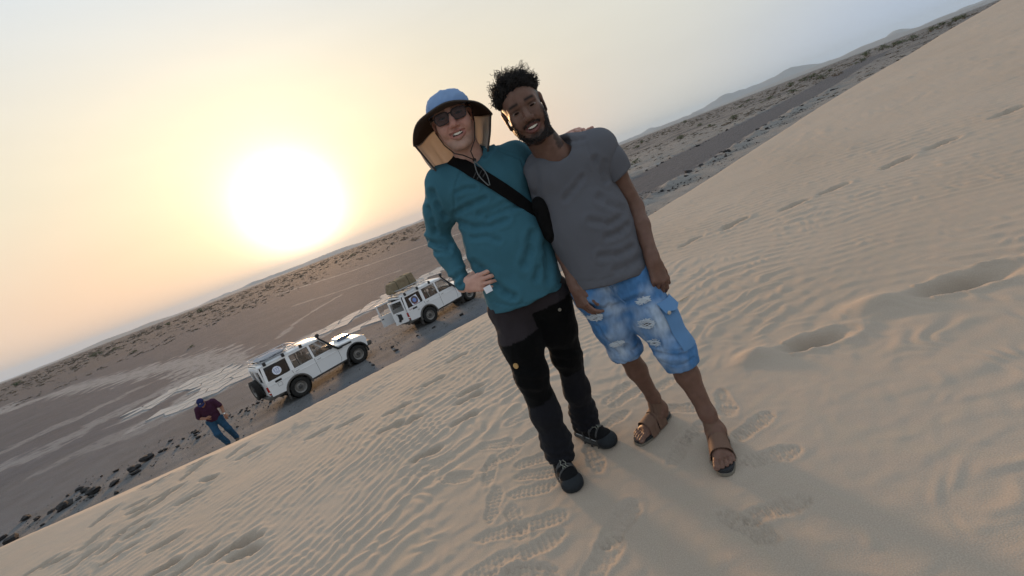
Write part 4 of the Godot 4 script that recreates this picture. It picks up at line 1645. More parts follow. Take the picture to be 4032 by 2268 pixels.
func sling_bag(sh: Field) -> void:
	var O := Vector3(0.262, 1.12, -1.97)
	var bag := thing("sling_bag", "black sling bag on a wide strap across the teal shirt", "bag", O)
	var black := cloth_mat("bag_black", lin(0.008, 0.0075, 0.0075), 10.0)
	var pts := []
	for k in 26:
		var u := k / 25.0
		var p := Vector2(-0.043, 1.598).lerp(Vector2(0.242, 1.225), u)
		p += Vector2(0.006, 0.004) * sin(u * PI)
		pts.append([p.x, p.y])
	part("strap", band(sh, pts, 0.054, 0.001, 0.005, O), black, bag)
	var b := Field.new()
	b.cap(Vector3(0.248, 1.265, -1.985), Vector3(0.252, 1.155, -1.98), 0.043, 0.040, 0.03, Vector3(1, 0, 0), 0.62)
	b.cap(Vector3(0.240, 1.27, -1.99), Vector3(0.240, 1.16, -1.995), 0.046, 0.043, 0.03, Vector3(1, 0, 0), 0.6)
	var ns := noise_of(73, 18.0, 2)
	var lump := func(p: Vector3, _n: Vector3) -> float: return 0.004 * ns.get_noise_3dv(p)
	part("pouch", grow([[b, 0.006]], O, null, lump), black, bag)
	var z := Shape.new()
	z.tube([Vector3(0.268, 1.285, -1.962) - O, Vector3(0.274, 1.225, -1.952) - O, Vector3(0.275, 1.150, -1.952) - O], [0.0024], 5)
	part("zip", z.mesh(), mat("zip_dark", lin(0.03, 0.03, 0.03), 0.4), bag)
	# the buckle below the collar
	var bk := Shape.new()
	var q := sh.meet(Vector3(0.034, 1.503, -1.7), Vector3(0, 0, -1), 0.6) + Vector3(0, 0, 0.008)
	for e in [0.0, 0.012, 0.024]:
		bk.tube([q + Vector3(-0.020 + e, -0.013 - e, 0) - O, q + Vector3(0.014 + e, 0.017 - e, 0) - O], [0.0026], 6)
	part("buckle", bk.mesh(), mat("buckle_plastic", lin(0.02, 0.02, 0.02), 0.35), bag)


# An open sandal: sole, two broad straps; returns the straps' field for nothing else.
func sandal(person: Node3D, origin: Vector3, heel: Vector2, toe: Vector2, g: float, mark: bool, f: Field) -> void:
	var d := Vector3(toe.x - heel.x, 0, toe.y - heel.y)
	var L := d.length()
	d /= L
	var s := d.cross(Vector3.UP)
	var H := Vector3(heel.x, g, heel.y)
	var P := func(l: float, w: float, h: float) -> Vector3: return H + d * l * L + s * w + Vector3.UP * h
	var sole := Shape.new()
	var outline := PackedVector2Array()
	for k in 40:
		var a := TAU * k / 40.0
		var l := 0.5 - 0.53 * cos(a)
		var half := (0.037 + 0.013 * smoothstep(0.35, 0.8, l)) * pow(absf(sin(a)), 0.62)
		outline.append(Vector2(l * L, half * signf(sin(a))))
	var frame := Transform3D(Basis(d, -s, Vector3.UP), H + Vector3.UP * 0.006)
	sole.slab(outline, frame, 0.012)
	frame.origin += Vector3.UP * 0.013
	var top := Shape.new()
	var smaller := PackedVector2Array()
	for p in outline:
		smaller.append(Vector2((p.x - L * 0.5) * 0.975 + L * 0.5, p.y * 0.96))
	top.slab(smaller, frame, 0.014)
	for k in sole.v.size():
		sole.v[k] -= origin
	for k in top.v.size():
		top.v[k] -= origin
	var holder := Node3D.new()
	holder.name = "sandal"
	person.add_child(holder, true)
	part("outsole", sole.mesh(), mat("sandal_edge", lin(0.16, 0.14, 0.11), 0.8), holder)
	part("footbed", top.mesh(), mat("sandal_black", lin(0.014, 0.015, 0.018), 0.7), holder)
	var leather := cloth_mat("sandal_leather", lin(0.20, 0.12, 0.085), 12.0, false, 0.55)
	for bandk in [[0.24, 0.47], [0.50, 0.73]]:
		var rows := []
		for j in 9:
			var u := j / 8.0
			var l := lerpf(bandk[0], bandk[1], u)
			var wid := 0.042 + 0.011 * smoothstep(0.35, 0.8, l)
			var row := []
			for i in 25:
				var w := lerpf(-1.0, 1.0, i / 24.0)
				var from: Vector3 = P.call(l + 0.03 * w * (1.0 if mark else -1.0), w * wid, 0.22)
				var y := maxf(f.meet(from, Vector3.DOWN, 0.21).y + 0.004, g + 0.012)
				var roof := g + 0.016 + 0.075 * pow(maxf(1.0 - pow(absf(w), 3.0), 0.0), 0.6)
				row.append(Vector3(from.x, maxf(minf(y, roof), lerpf(y, roof, 0.3)) if absf(w) < 0.98 else g + 0.010, from.z))
			rows.append(row)
		part("strap", sheet(rows, Transform3D.IDENTITY, origin, -0.0035, false), leather, holder)
	if mark:
		var st := Shape.new()
		for k in 3:
			st.box(P.call(0.40 + 0.022 * k, 0.030, 0.073) - origin, Vector3(0.010, 0.004, 0.004), Basis(Vector3.UP, -0.6 + 1.1 * (k % 2)), 0.001)
		part("metal_mark", st.mesh(), mat("mark_silver", lin(0.6, 0.6, 0.6), 0.3, 0.6), holder)


func foot(f: Field, heel: Vector2, toe: Vector2, g: float, ankle: Vector3, right: bool) -> void:
	var d := Vector3(toe.x - heel.x, 0, toe.y - heel.y)
	var L := d.length()
	d /= L
	var s := d.cross(Vector3.UP) * (-1.0 if right else 1.0)   # towards the big toe
	var H := Vector3(heel.x, g + 0.026, heel.y)
	var P := func(l: float, w: float, h: float) -> Vector3: return H + d * l * L + s * w + Vector3.UP * h
	f.cap(P.call(0.13, 0, 0.026), P.call(0.30, 0, 0.030), 0.030, 0.030, 0.02)
	f.cap(P.call(0.17, 0, 0.03), ankle, 0.032, 0.036, 0.03)
	f.cap(ankle + Vector3(0, -0.01, 0) + d * 0.01, P.call(0.66, 0.004, 0.020), 0.034, 0.026, 0.03, s, 1.15)
	f.cap(P.call(0.55, 0.018, 0.016), P.call(0.76, 0.020, 0.012), 0.020, 0.018, 0.02)
	f.cap(P.call(0.50, -0.020, 0.014), P.call(0.70, -0.026, 0.010), 0.020, 0.016, 0.02)
	var toes := [[0.029, 0.985, 0.0140], [0.007, 0.975, 0.0098], [-0.0115, 0.945, 0.0090], [-0.0275, 0.90, 0.0084], [-0.0415, 0.845, 0.0080]]
	for t in toes:
		var e: Vector3 = P.call(t[1] - 0.02, t[0], 0.006)
		f.chain([P.call(t[1] - 0.20, t[0] * 0.85, 0.010), P.call(t[1] - 0.09, t[0], 0.013), e], [t[2] * 1.0, t[2] * 0.85, t[2]], 0.003)


func host_man() -> void:
	var g := dune_height(0.5, -1.9)
	var O := Vector3(0.47, g, -1.92)
	var person := thing("person", "man in grey t-shirt, ripped blue denim shorts and brown sandals", "person", O)
	var ht := Transform3D(Basis(Vector3(0, 0, 1), deg_to_rad(8.0)) * Basis(Vector3.UP, deg_to_rad(-8)) * Basis(Vector3.RIGHT, deg_to_rad(5.0)), Vector3(0.305, 1.668, -1.93)).scaled_local(Vector3.ONE * 1.07)
	var neck := Vector3(0.392, 1.475, -1.99)
	var Rs := Vector3(0.298, 1.420, -2.02)
	var Re := Vector3(0.282, 1.110, -2.045)
	var Rw := Vector3(0.262, 0.900, -1.925)
	var Ls := Vector3(0.578, 1.420, -2.00)
	var Le := Vector3(0.643, 1.125, -2.00)
	var Lw := Vector3(0.606, 0.895, -1.865)
	var Rh := Vector3(0.350, 0.83, -1.97)
	var Lh := Vector3(0.510, 0.83, -1.95)
	var Rk := Vector3(0.395, 0.500, -1.985)
	var Lk := Vector3(0.572, 0.495, -1.83)
	var Ra := Vector3(0.488, 0.095, -2.095)
	var La := Vector3(0.612, 0.110, -1.755)
	var gR := dune_height(0.42, -2.05)
	var gL := dune_height(0.59, -1.70)
	var body := Field.new()
	body.cap(Vector3(0.41, 1.36, -2.0), Vector3(0.415, 0.95, -1.98), 0.125, 0.12, 0.03, Vector3(0, 0, 1), 0.62)
	body.cap(Rs, Ls, 0.05, 0.05, 0.03)
	body.chain([Rs, Rs.lerp(Re, 0.45), Re, Re.lerp(Rw, 0.35), Rw], [0.050, 0.043, 0.036, 0.036, 0.026], 0.02)
	body.chain([Ls, Ls.lerp(Le, 0.45), Le, Le.lerp(Lw, 0.35), Lw], [0.050, 0.045, 0.038, 0.038, 0.028], 0.02)
	body.cap(Rh, Lh, 0.09, 0.09, 0.03)
	body.chain([Rh, Rk, Rk.lerp(Ra, 0.33) + Vector3(0, 0, -0.012), Rk.lerp(Ra, 0.8), Ra], [0.075, 0.050, 0.047, 0.031, 0.032], 0.03)
	body.chain([Lh, Lk, Lk.lerp(La, 0.33) + Vector3(0, 0, -0.012), Lk.lerp(La, 0.8), La], [0.075, 0.052, 0.049, 0.033, 0.034], 0.03)
	var ff := Field.new()
	foot(ff, Vector2(0.518, -2.118), Vector2(0.302, -1.985), gR, Ra, true)
	ff.cap(Ra, Rk.lerp(Ra, 0.8), 0.032, 0.031, 0.02)
	var fl := Field.new()
	foot(fl, Vector2(0.640, -1.825), Vector2(0.545, -1.590), gL, La, false)
	fl.cap(La, Lk.lerp(La, 0.8), 0.034, 0.033, 0.02)
	var hf := Field.new()
	head(hf, ht, 0.96)
	hf.cap(ht * Vector3(0, -0.06, -0.026), neck + Vector3(-0.005, -0.06, 0), 0.060, 0.072, 0.03)
	hf.cap(neck + Vector3(-0.09, -0.045, -0.02), neck + Vector3(0.10, -0.04, -0.02), 0.035, 0.035, 0.05)
	var lh := Field.new()
	hand(lh, Lw, Vector3(-0.05, -1.0, 0.22), Vector3(0.18, 0.22, 1.0), false, [0.50, 0.55, 0.35], Vector3(0.95, 0.45, 0.4), 1.0, 0.5)
	lh.cap(Lw, Le.lerp(Lw, 0.8), 0.028, 0.031, 0.02)
	var rh := Field.new()
	hand(rh, Rw, Vector3(0.05, -1.0, 0.30), Vector3(-0.9, 0.0, 0.45), false, [0.50, 0.50, 0.30], Vector3(0.95, 0.35, 0.5), 1.0, 0.4)
	rh.cap(Rw, Re.lerp(Rw, 0.8), 0.026, 0.029, 0.02)
	var inv := ht.affine_inverse()
	var tone := noise_of(81, 30.0, 2)
	var beardy := noise_of(82, 60.0, 2)
	var paint := func(p: Vector3, n: Vector3) -> Color:
		var q := inv * p
		var c := Vector3(0.200, 0.110, 0.080)
		var t := tone.get_noise_3dv(p)
		if p.y > 1.42 and q.length() < 0.2:
			if q.z > 0.045:
				var lip := pow(q.x / 0.031, 2.0) + pow((q.y + 0.0720) / 0.0190, 2.0)
				c = c.lerp(Vector3(0.22, 0.095, 0.085), 1.0 - smoothstep(0.7, 1.1, lip))
				if lip < 0.35 and q.z < 0.084:
					c = Vector3(0.02, 0.008, 0.007)
				var brow := exp(-pow((q.y - 0.026 + 0.06 * maxf(absf(q.x) - 0.035, 0.0)) / 0.0055, 2.0)) * smoothstep(0.010, 0.016, absf(q.x)) * (1.0 - smoothstep(0.046, 0.054, absf(q.x)))
				c = c.lerp(Vector3(0.010, 0.008, 0.007), brow * 0.95)
				var lid := exp(-(pow((absf(q.x) - 0.032) / 0.019, 2.0) + pow((q.y - 0.008) / 0.004, 2.0)))
				c = c.lerp(Vector3(0.03, 0.018, 0.014), lid * 0.8)
			# beard along the jaw, moustache above the lip
			var ragged := 0.008 * beardy.get_noise_3dv(p)
			var jaw := smoothstep(-0.078, -0.100, q.y + 0.45 * maxf(absf(q.x) - 0.040, 0.0) * -1.4 + ragged) * smoothstep(-0.01, 0.03, q.z) * smoothstep(-0.134, -0.120, q.y)
			var cheek := smoothstep(0.048, 0.060, absf(q.x) + ragged) * smoothstep(0.01, -0.035, q.y) * smoothstep(-0.03, 0.0, q.z)
			var chin := 1.0 - smoothstep(0.8, 1.2, pow(q.x / 0.030, 2.0) + pow((q.y + 0.118) / 0.022, 2.0))
			var stache := exp(-pow((q.y + 0.053 + 0.25 * maxf(absf(q.x) - 0.015, 0.0)) / 0.0055, 2.0)) * float(absf(q.x) < 0.036 and q.z > 0.05)
			var mouth := 1.0 - smoothstep(0.9, 1.2, pow(q.x / 0.033, 2.0) + pow((q.y + 0.072) / 0.0205, 2.0))
			var hair := clampf(maxf(maxf(jaw, cheek), maxf(chin, stache * 0.9)), 0.0, 1.0) * (1.0 - mouth)
			c = c.lerp(Vector3(0.014, 0.011, 0.010), hair * (0.74 + 0.16 * beardy.get_noise_3dv(p * 1.7)))
			# close-cropped sides
			var line := 0.058 + 0.020 * cos(q.x * 28.0) + ragged
			if (q.y > line and q.z > -0.02) or (q.z < 0.035 + ragged and q.y > -0.01 and absf(q.x) < 0.079 and not (absf(q.x) > 0.0725 and q.y < 0.03 and q.z > -0.045)) or (q.z < -0.03 and q.y > -0.05 and absf(q.x) < 0.07):
				c = Vector3(0.012, 0.010, 0.009)
		# palms are lighter
		if p.y < 0.95 and p.y > 0.6:
			if p.x < 0.4 and n.x > 0.3:
				c = Vector3(0.30, 0.17, 0.125)
		if p.y < 0.05 and n.y > -0.2 and n.z > 0.35:
			c = c.lerp(Vector3(0.34, 0.21, 0.17), 0.5)
		return Color(c.x * (1.0 + 0.18 * t), c.y * (1.0 + 0.18 * t), c.z * (1.0 + 0.18 * t))
	part("body", grow([[body, 0.011], [hf, 0.0034], [lh, 0.0034], [rh, 0.0034], [ff, 0.0038], [fl, 0.0038]], O, paint), skin_mat("skin_dark", 0.45), person)
	part("teeth", teeth_mesh(ht, O), mat("teeth", lin(0.62, 0.58, 0.50), 0.3), person)
	for q in [-1.0, 1.0]:
		part("eye", eye_mesh(ht, q, O, Color(0.025, 0.014, 0.010)), mats["eyes"], person)
	curls(person, O, ht, hf)

	# t-shirt
	var melange := cloth_mat("grey_melange", lin(0.195, 0.198, 0.22), 9.0)
	melange.albedo_texture = tx.melange
	var Z := Vector3(0, 0, 1)
	var sh := Field.new()
	sh.cap(Vector3(0.412, 1.335, -2.0), Vector3(0.425, 1.12, -1.99), 0.168, 0.172, 0.05, Z, 0.66)
	sh.cap(Vector3(0.425, 1.12, -1.99), Vector3(0.430, 0.80, -1.958), 0.172, 0.184, 0.05, Z, 0.82)
	sh.cap(Vector3(0.325, 1.385, -2.015), Vector3(0.545, 1.385, -2.0), 0.082, 0.082, 0.05)
	sh.cap(Vector3(0.33, 1.435, -2.015), neck + Vector3(-0.01, 0.0, -0.01), 0.052, 0.056, 0.03)
	sh.cap(Vector3(0.56, 1.435, -2.0), neck + Vector3(0.01, 0.0, -0.01), 0.058, 0.062, 0.03)
	sh.ball(Ls, 0.070, 0.05)
	sh.ball(Rs, 0.066, 0.05)
	var dl := (Le - Ls).normalized()
	var dr := (Re - Rs).normalized()
	var sl := Field.new()
	sl.chain([Ls, Ls + dl * 0.08, Ls + dl * 0.2], [0.069, 0.069, 0.076], 0.03)
	sl.cut(Ls + dl * 0.150, dl + Vector3(0.25, -0.1, 0), 0.004)
	var sr := Field.new()
	sr.chain([Rs, Rs + dr * 0.2], [0.066, 0.070], 0.03)
	sr.cut(Rs + dr * 0.150, dr, 0.004)
	sh.cap(neck + Vector3(-0.005, 0.12, 0.03), neck + Vector3(-0.004, -0.012, 0.026), 0.062, 0.062, 0.008, Vector3.ZERO, 1.0, Vector3.ZERO, 1.0, 1)
	sh.cut(Vector3(0.42, 0.868, -1.9), Vector3(-0.06, -1, 0.05), 0.006)
	var folds := Folds.new(FOLDS_GREY)
	var drape := noise_of(83, 9.0, 2)
	var push := func(p: Vector3, n: Vector3) -> float:
		var d := 0.004 * drape.get_noise_3d(p.x, p.y * 0.8, p.z)
		if n.z > -0.2:
			d += 0.6 * folds.depth(p)
		return d
	part("t_shirt", grow([[sh, 0.0075], [sl, 0.007], [sr, 0.008]], O, null, push), melange, person)
	# shorts
	var st := Field.new()
	st.cap(Vector3(0.352, 0.85, -1.968), Vector3(0.500, 0.85, -1.958), 0.098, 0.098, 0.05)
	st.chain([Rh, Rh.lerp(Rk, 0.55), Rk, Rk.lerp(Ra, 0.14)], [0.104, 0.084, 0.070, 0.067], 0.045)
	st.chain([Lh, Lh.lerp(Lk, 0.55), Lk, Lk.lerp(La, 0.26)], [0.106, 0.091, 0.077, 0.072], 0.045)
	st.cut(Vector3(0.43, 0.93, -1.9), Vector3.UP)
	var nr := (Ra - Rk).normalized()
	var nl := (La - Lk).normalized()
	# each leg ends at its own hem
	var hemR := Rk + nr * 0.02
	var hemL := Lk + nl * 0.085
	var fold := Folds.new(FOLDS_SHORTS)
	var fade := noise_of(85, 4.2, 2)
	var speck := noise_of(86, 55.0, 2)
	var puff := noise_of(87, 10.0, 3)
	var push2 := func(p: Vector3, n: Vector3) -> float:
		var d := 0.005 * puff.get_noise_3dv(p)
		if n.z > -0.1:
			d += fold.depth(p)
		return d
	var denim := func(p: Vector3, _n: Vector3) -> Color:
		var leg := Vector2(p.x - (lerpf(0.36, 0.372, 1.0) if p.x < 0.445 else 0.515), p.y - 0.66)
		var worn := exp(-(leg.x * leg.x / 0.0030 + leg.y * leg.y / 0.020))
		worn = clampf(worn * 0.9 + 0.75 * fade.get_noise_3d(p.x * 2.0, p.y * 2.0, p.z * 2.0), 0.0, 1.0)
		var c := Vector3(0.090, 0.230, 0.470).lerp(Vector3(0.50, 0.60, 0.73), worn)
		var t := speck.get_noise_3d(p.x, p.y * 0.4, p.z)
		c *= 1.0 + 0.22 * t
		return Color(c.x, c.y, c.z)
	st.cut(hemR, Vector3(0, -1, 0) + nr * 0.4, 0.004)
	var stl := Field.new()
	stl.chain([Lk + (Lh - Lk) * 0.18, Lk, Lk.lerp(La, 0.3)], [0.083, 0.077, 0.072], 0.045)
	stl.cut(hemL, nl, 0.004)
	var shorts := part("denim_shorts", grow([[st, 0.0065], [stl, 0.0065]], O, denim, push2), cloth_mat("denim", Color(1, 1, 1), 14.0, true), person)
	shorts_detail(shorts, O, st)
	sandal(person, O, Vector2(0.530, -2.128), Vector2(0.306, -1.989), gR, false, ff)
	sandal(person, O, Vector2(0.645, -1.838), Vector2(0.544, -1.588), gL, true, fl)


# frayed tears, cargo pocket, turn-ups and buttons on the shorts
func shorts_detail(shorts: Node3D, O: Vector3, st: Field) -> void:
	var white := mat("frayed_thread", lin(0.52, 0.56, 0.60), 0.95)
	var hole := mat("tear_dark", lin(0.020, 0.012, 0.010), 0.9)
	var r := RandomNumberGenerator.new()
	r.seed = 5
	for tear in [[0.297, 0.740, 0.028, 0.014, 0.6], [0.352, 0.588, 0.028, 0.011, 0.6], [0.268, 0.829, 0.014, 0.012, 0.0], [0.480, 0.664, 0.024, 0.018, 0.5], [0.501, 0.762, 0.027, 0.010, 0.0], [0.487, 0.572, 0.013, 0.013, 0.2]]:
		var c := Vector2(tear[0], tear[1])
		var th := Shape.new()
		for k in int(26 * tear[2] / 0.03):
			var u := r.randf_range(-1.0, 1.0)
			var edge := sqrt(1.0 - u * u)
			var y: float = u * tear[3]
			var w: float = tear[2] * edge * r.randf_range(0.75, 1.15)
			var off := r.randf_range(-0.2, 0.2) * float(tear[2])
			var pts := []
			for e in 7:
				var x := lerpf(-w, w, e / 6.0) + off
				var p := c + Vector2(x, y + 0.10 * x + 0.005 * sin(x * 90.0 + k))
				pts.append(st.meet(Vector3(p.x, p.y, -1.5), Vector3(0, 0, -1), 0.8) + Vector3(0, 0, 0.0065 + 0.002 * sin(e + k)) - O)
			th.tube(pts, [0.0014, 0.0016, 0.0015, 0.0013, 0.0015, 0.0016, 0.0012], 4, false)
		for k in 40:
			var a := r.randf_range(0.0, TAU)
			var p := c + Vector2(cos(a) * tear[2] * r.randf_range(0.8, 1.1), sin(a) * tear[3] * r.randf_range(0.8, 1.15))
			var q := p + Vector2(cos(a), sin(a)) * r.randf_range(0.003, 0.009)
			var p3 := st.meet(Vector3(p.x, p.y, -1.5), Vector3(0, 0, -1), 0.8) + Vector3(0, 0, 0.005) - O
			var q3 := st.meet(Vector3(q.x, q.y, -1.5), Vector3(0, 0, -1), 0.8) + Vector3(0, 0, 0.006) - O
			th.tube([p3, q3], [0.0018, 0.0008], 4, false)
		part("frayed_edge", th.mesh(), white, shorts)
		if tear[4] > 0.0:
			var rows := []
			for j in 4:
				var row := []
				for e in 9:
					var x: float = lerpf(-1.0, 1.0, e / 8.0) * tear[2] * 0.72
					var y: float = (j / 3.0 - 0.5) * tear[3] * tear[4] * 1.6 * sqrt(maxf(1.0 - pow((e - 4.0) / 4.2, 2.0), 0.0)) + 0.12 * x - 0.002
					row.append(st.meet(Vector3(c.x + x, c.y + y, -1.5), Vector3(0, 0, -1), 0.8) + Vector3(0, 0, 0.0072))
				rows.append(row)
			part("tear", sheet(rows, Transform3D.IDENTITY, O, 0.0005, false), hole, shorts)
	# cargo pocket on the outer thigh
	var dark := cloth_mat("denim_pocket", lin(0.15, 0.30, 0.53), 14.0)
	var dir := Vector3(-0.42, 0, -0.91).normalized()
	var rows := []
	for j in 10:
		var v := j / 9.0
		var row := []
		for i in 9:
			var u := i / 8.0
			var x := lerpf(0.535, 0.640, u)
			var y := lerpf(0.712, 0.515, v)
			var q := st.meet(Vector3(x, y, -1.83) - dir * 0.4, dir, 0.8)
			row.append(q - dir * (0.006 + 0.010 * sin(u * PI) * sin(v * PI)))
		rows.append(row)
	part("cargo_pocket", sheet(rows, Transform3D.IDENTITY, O, -0.004, false), dark, shorts)
	rows = []
	for j in 5:
		var v := j / 4.0
		var row := []
		for i in 9:
			var u := i / 8.0
			var x := lerpf(0.530, 0.645, u)
			var y := lerpf(0.735, 0.690, v) + 0.004 * sin(u * 9.0) * v
			var q := st.meet(Vector3(x, y, -1.83) - dir * 0.4, dir, 0.8)
			row.append(q - dir * (0.014 + 0.016 * v))
		rows.append(row)
	part("pocket_flap", sheet(rows, Transform3D.IDENTITY, O, -0.004, false), dark, shorts)
	var b := Shape.new()
	var bp := st.meet(Vector3(0.545, 0.690, -1.83) - dir * 0.4, dir, 0.8) - dir * 0.028 - O
	b.lathe(bp, -dir, [Vector2(0, 0.0085), Vector2(0.004, 0.0085), Vector2(0.006, 0.006), Vector2(0.006, 0.0)], 14)
	part("button", b.mesh(), mat("button_bone", lin(0.42, 0.36, 0.28), 0.5), shorts)
	# fly: a double line of stitching
	var fly := Shape.new()
	for e in [0.0, 0.010]:
		var pts := []
		for k in 9:
			var p := Vector2(0.388 + e, 0.875).lerp(Vector2(0.438, 0.762), k / 8.0) + Vector2(-0.006, -0.004) * sin(k / 8.0 * PI)
			pts.append(st.meet(Vector3(p.x, p.y, -1.5), Vector3(0, 0, -1), 0.8) + Vector3(0, 0, 0.004) - O)
		fly.tube(pts, [0.0022], 5, false)
	part("fly_seam", fly.mesh(), mat("denim_seam", lin(0.10, 0.20, 0.36), 0.9), shorts)


# short tight curls standing off the scalp
func curls(person: Node3D, O: Vector3, ht: Transform3D, f: Field) -> void:
	var r := RandomNumberGenerator.new()
	r.seed = 17
	var sh := Shape.new()
	var tufts := noise_of(88, 2.6, 2)
	var made := 0
	while made < 3400:
		var d := Vector3(r.randf_range(-1, 1), r.randf_range(-0.3, 1), r.randf_range(-1, 1))
		if d.length() > 1.0 or d.length() < 0.2:
			continue
		d = d.normalized()
		var p := Vector3(d.x * 0.076, 0.032 + d.y * 0.077, -0.020 + d.z * 0.097)
		if d.z > 0.0 and p.y < 0.058 + 0.010 * cos(p.x * 34.0) - 0.02 * maxf(absf(p.x) - 0.05, 0.0) * 20.0:
			continue
		var upness := clampf((d.y - 0.05) / 0.4, 0.0, 1.0)
		if d.y < 0.12 and r.randf() < 0.5:
			continue
		var L := lerpf(0.008, 0.040, upness) * r.randf_range(0.5, 1.25) * clampf(0.85 + 1.3 * tufts.get_noise_3dv(d), 0.35, 1.5)
		if d.y < 0.15:
			L = 0.006
		var out := (d + Vector3(0, 0.45, 0) + Vector3(r.randf_range(-0.35, 0.35), r.randf_range(-0.2, 0.35), r.randf_range(-0.35, 0.35))).normalized()
		var u := out.cross(Vector3(0.3, 0.8, 0.5)).normalized()
		var w := out.cross(u)
		var ph := r.randf() * TAU
		var cr := minf(0.0056, L * 0.3)
		var pts := []
		var rad := []
		for k in 11:
			var uu := k / 10.0
			var a := ph + uu * (4.5 + L * 230.0)
			pts.append(ht * (p + out * L * uu + (u * cos(a) + w * sin(a)) * cr * minf(uu * 3.0, 1.0)) - O)
			rad.append(0.0018 * (1.0 - 0.5 * uu))
		sh.tube(pts, rad, 3, false)
		made += 1
	# the short beard
	made = 0
	while made < 1500:
		var x := r.randf_range(-0.066, 0.066)
		var y := r.randf_range(-0.140, -0.015)
		var low := -0.094 - 0.012 * cos(x * 40.0) + 1.9 * maxf(absf(x) - 0.036, 0.0)
		var lip := absf(x) < 0.034 and y > -0.058 - 0.12 * absf(x) and y < -0.049 - 0.12 * absf(x)
		if y > low and not lip:
			continue
		made += 1
		var p := f.meet(ht * Vector3(x, y, 0.16), -ht.basis.z.normalized(), 0.22)
		var n := f.normal_at(p)
		if (ht.affine_inverse() * p).z < -0.01 or y < -0.126 or n.y < -0.7:
			continue
		var o := (n + ht.basis.y.normalized() * -0.5 + Vector3(r.randf_range(-0.6, 0.6), r.randf_range(-0.6, 0.6), r.randf_range(-0.6, 0.6))).normalized()
		var L := r.randf_range(0.0025, 0.0055) * (0.5 if lip else 1.0)
		sh.tube([p - O, p + o * L * 0.5 - O, p + (o + Vector3(0, -0.4, 0)) * L - O], [0.0012, 0.0011, 0.0006], 3, false)
	part("curly_hair", sh.mesh(), mat("hair_black", lin(0.014, 0.011, 0.010), 0.75), person)


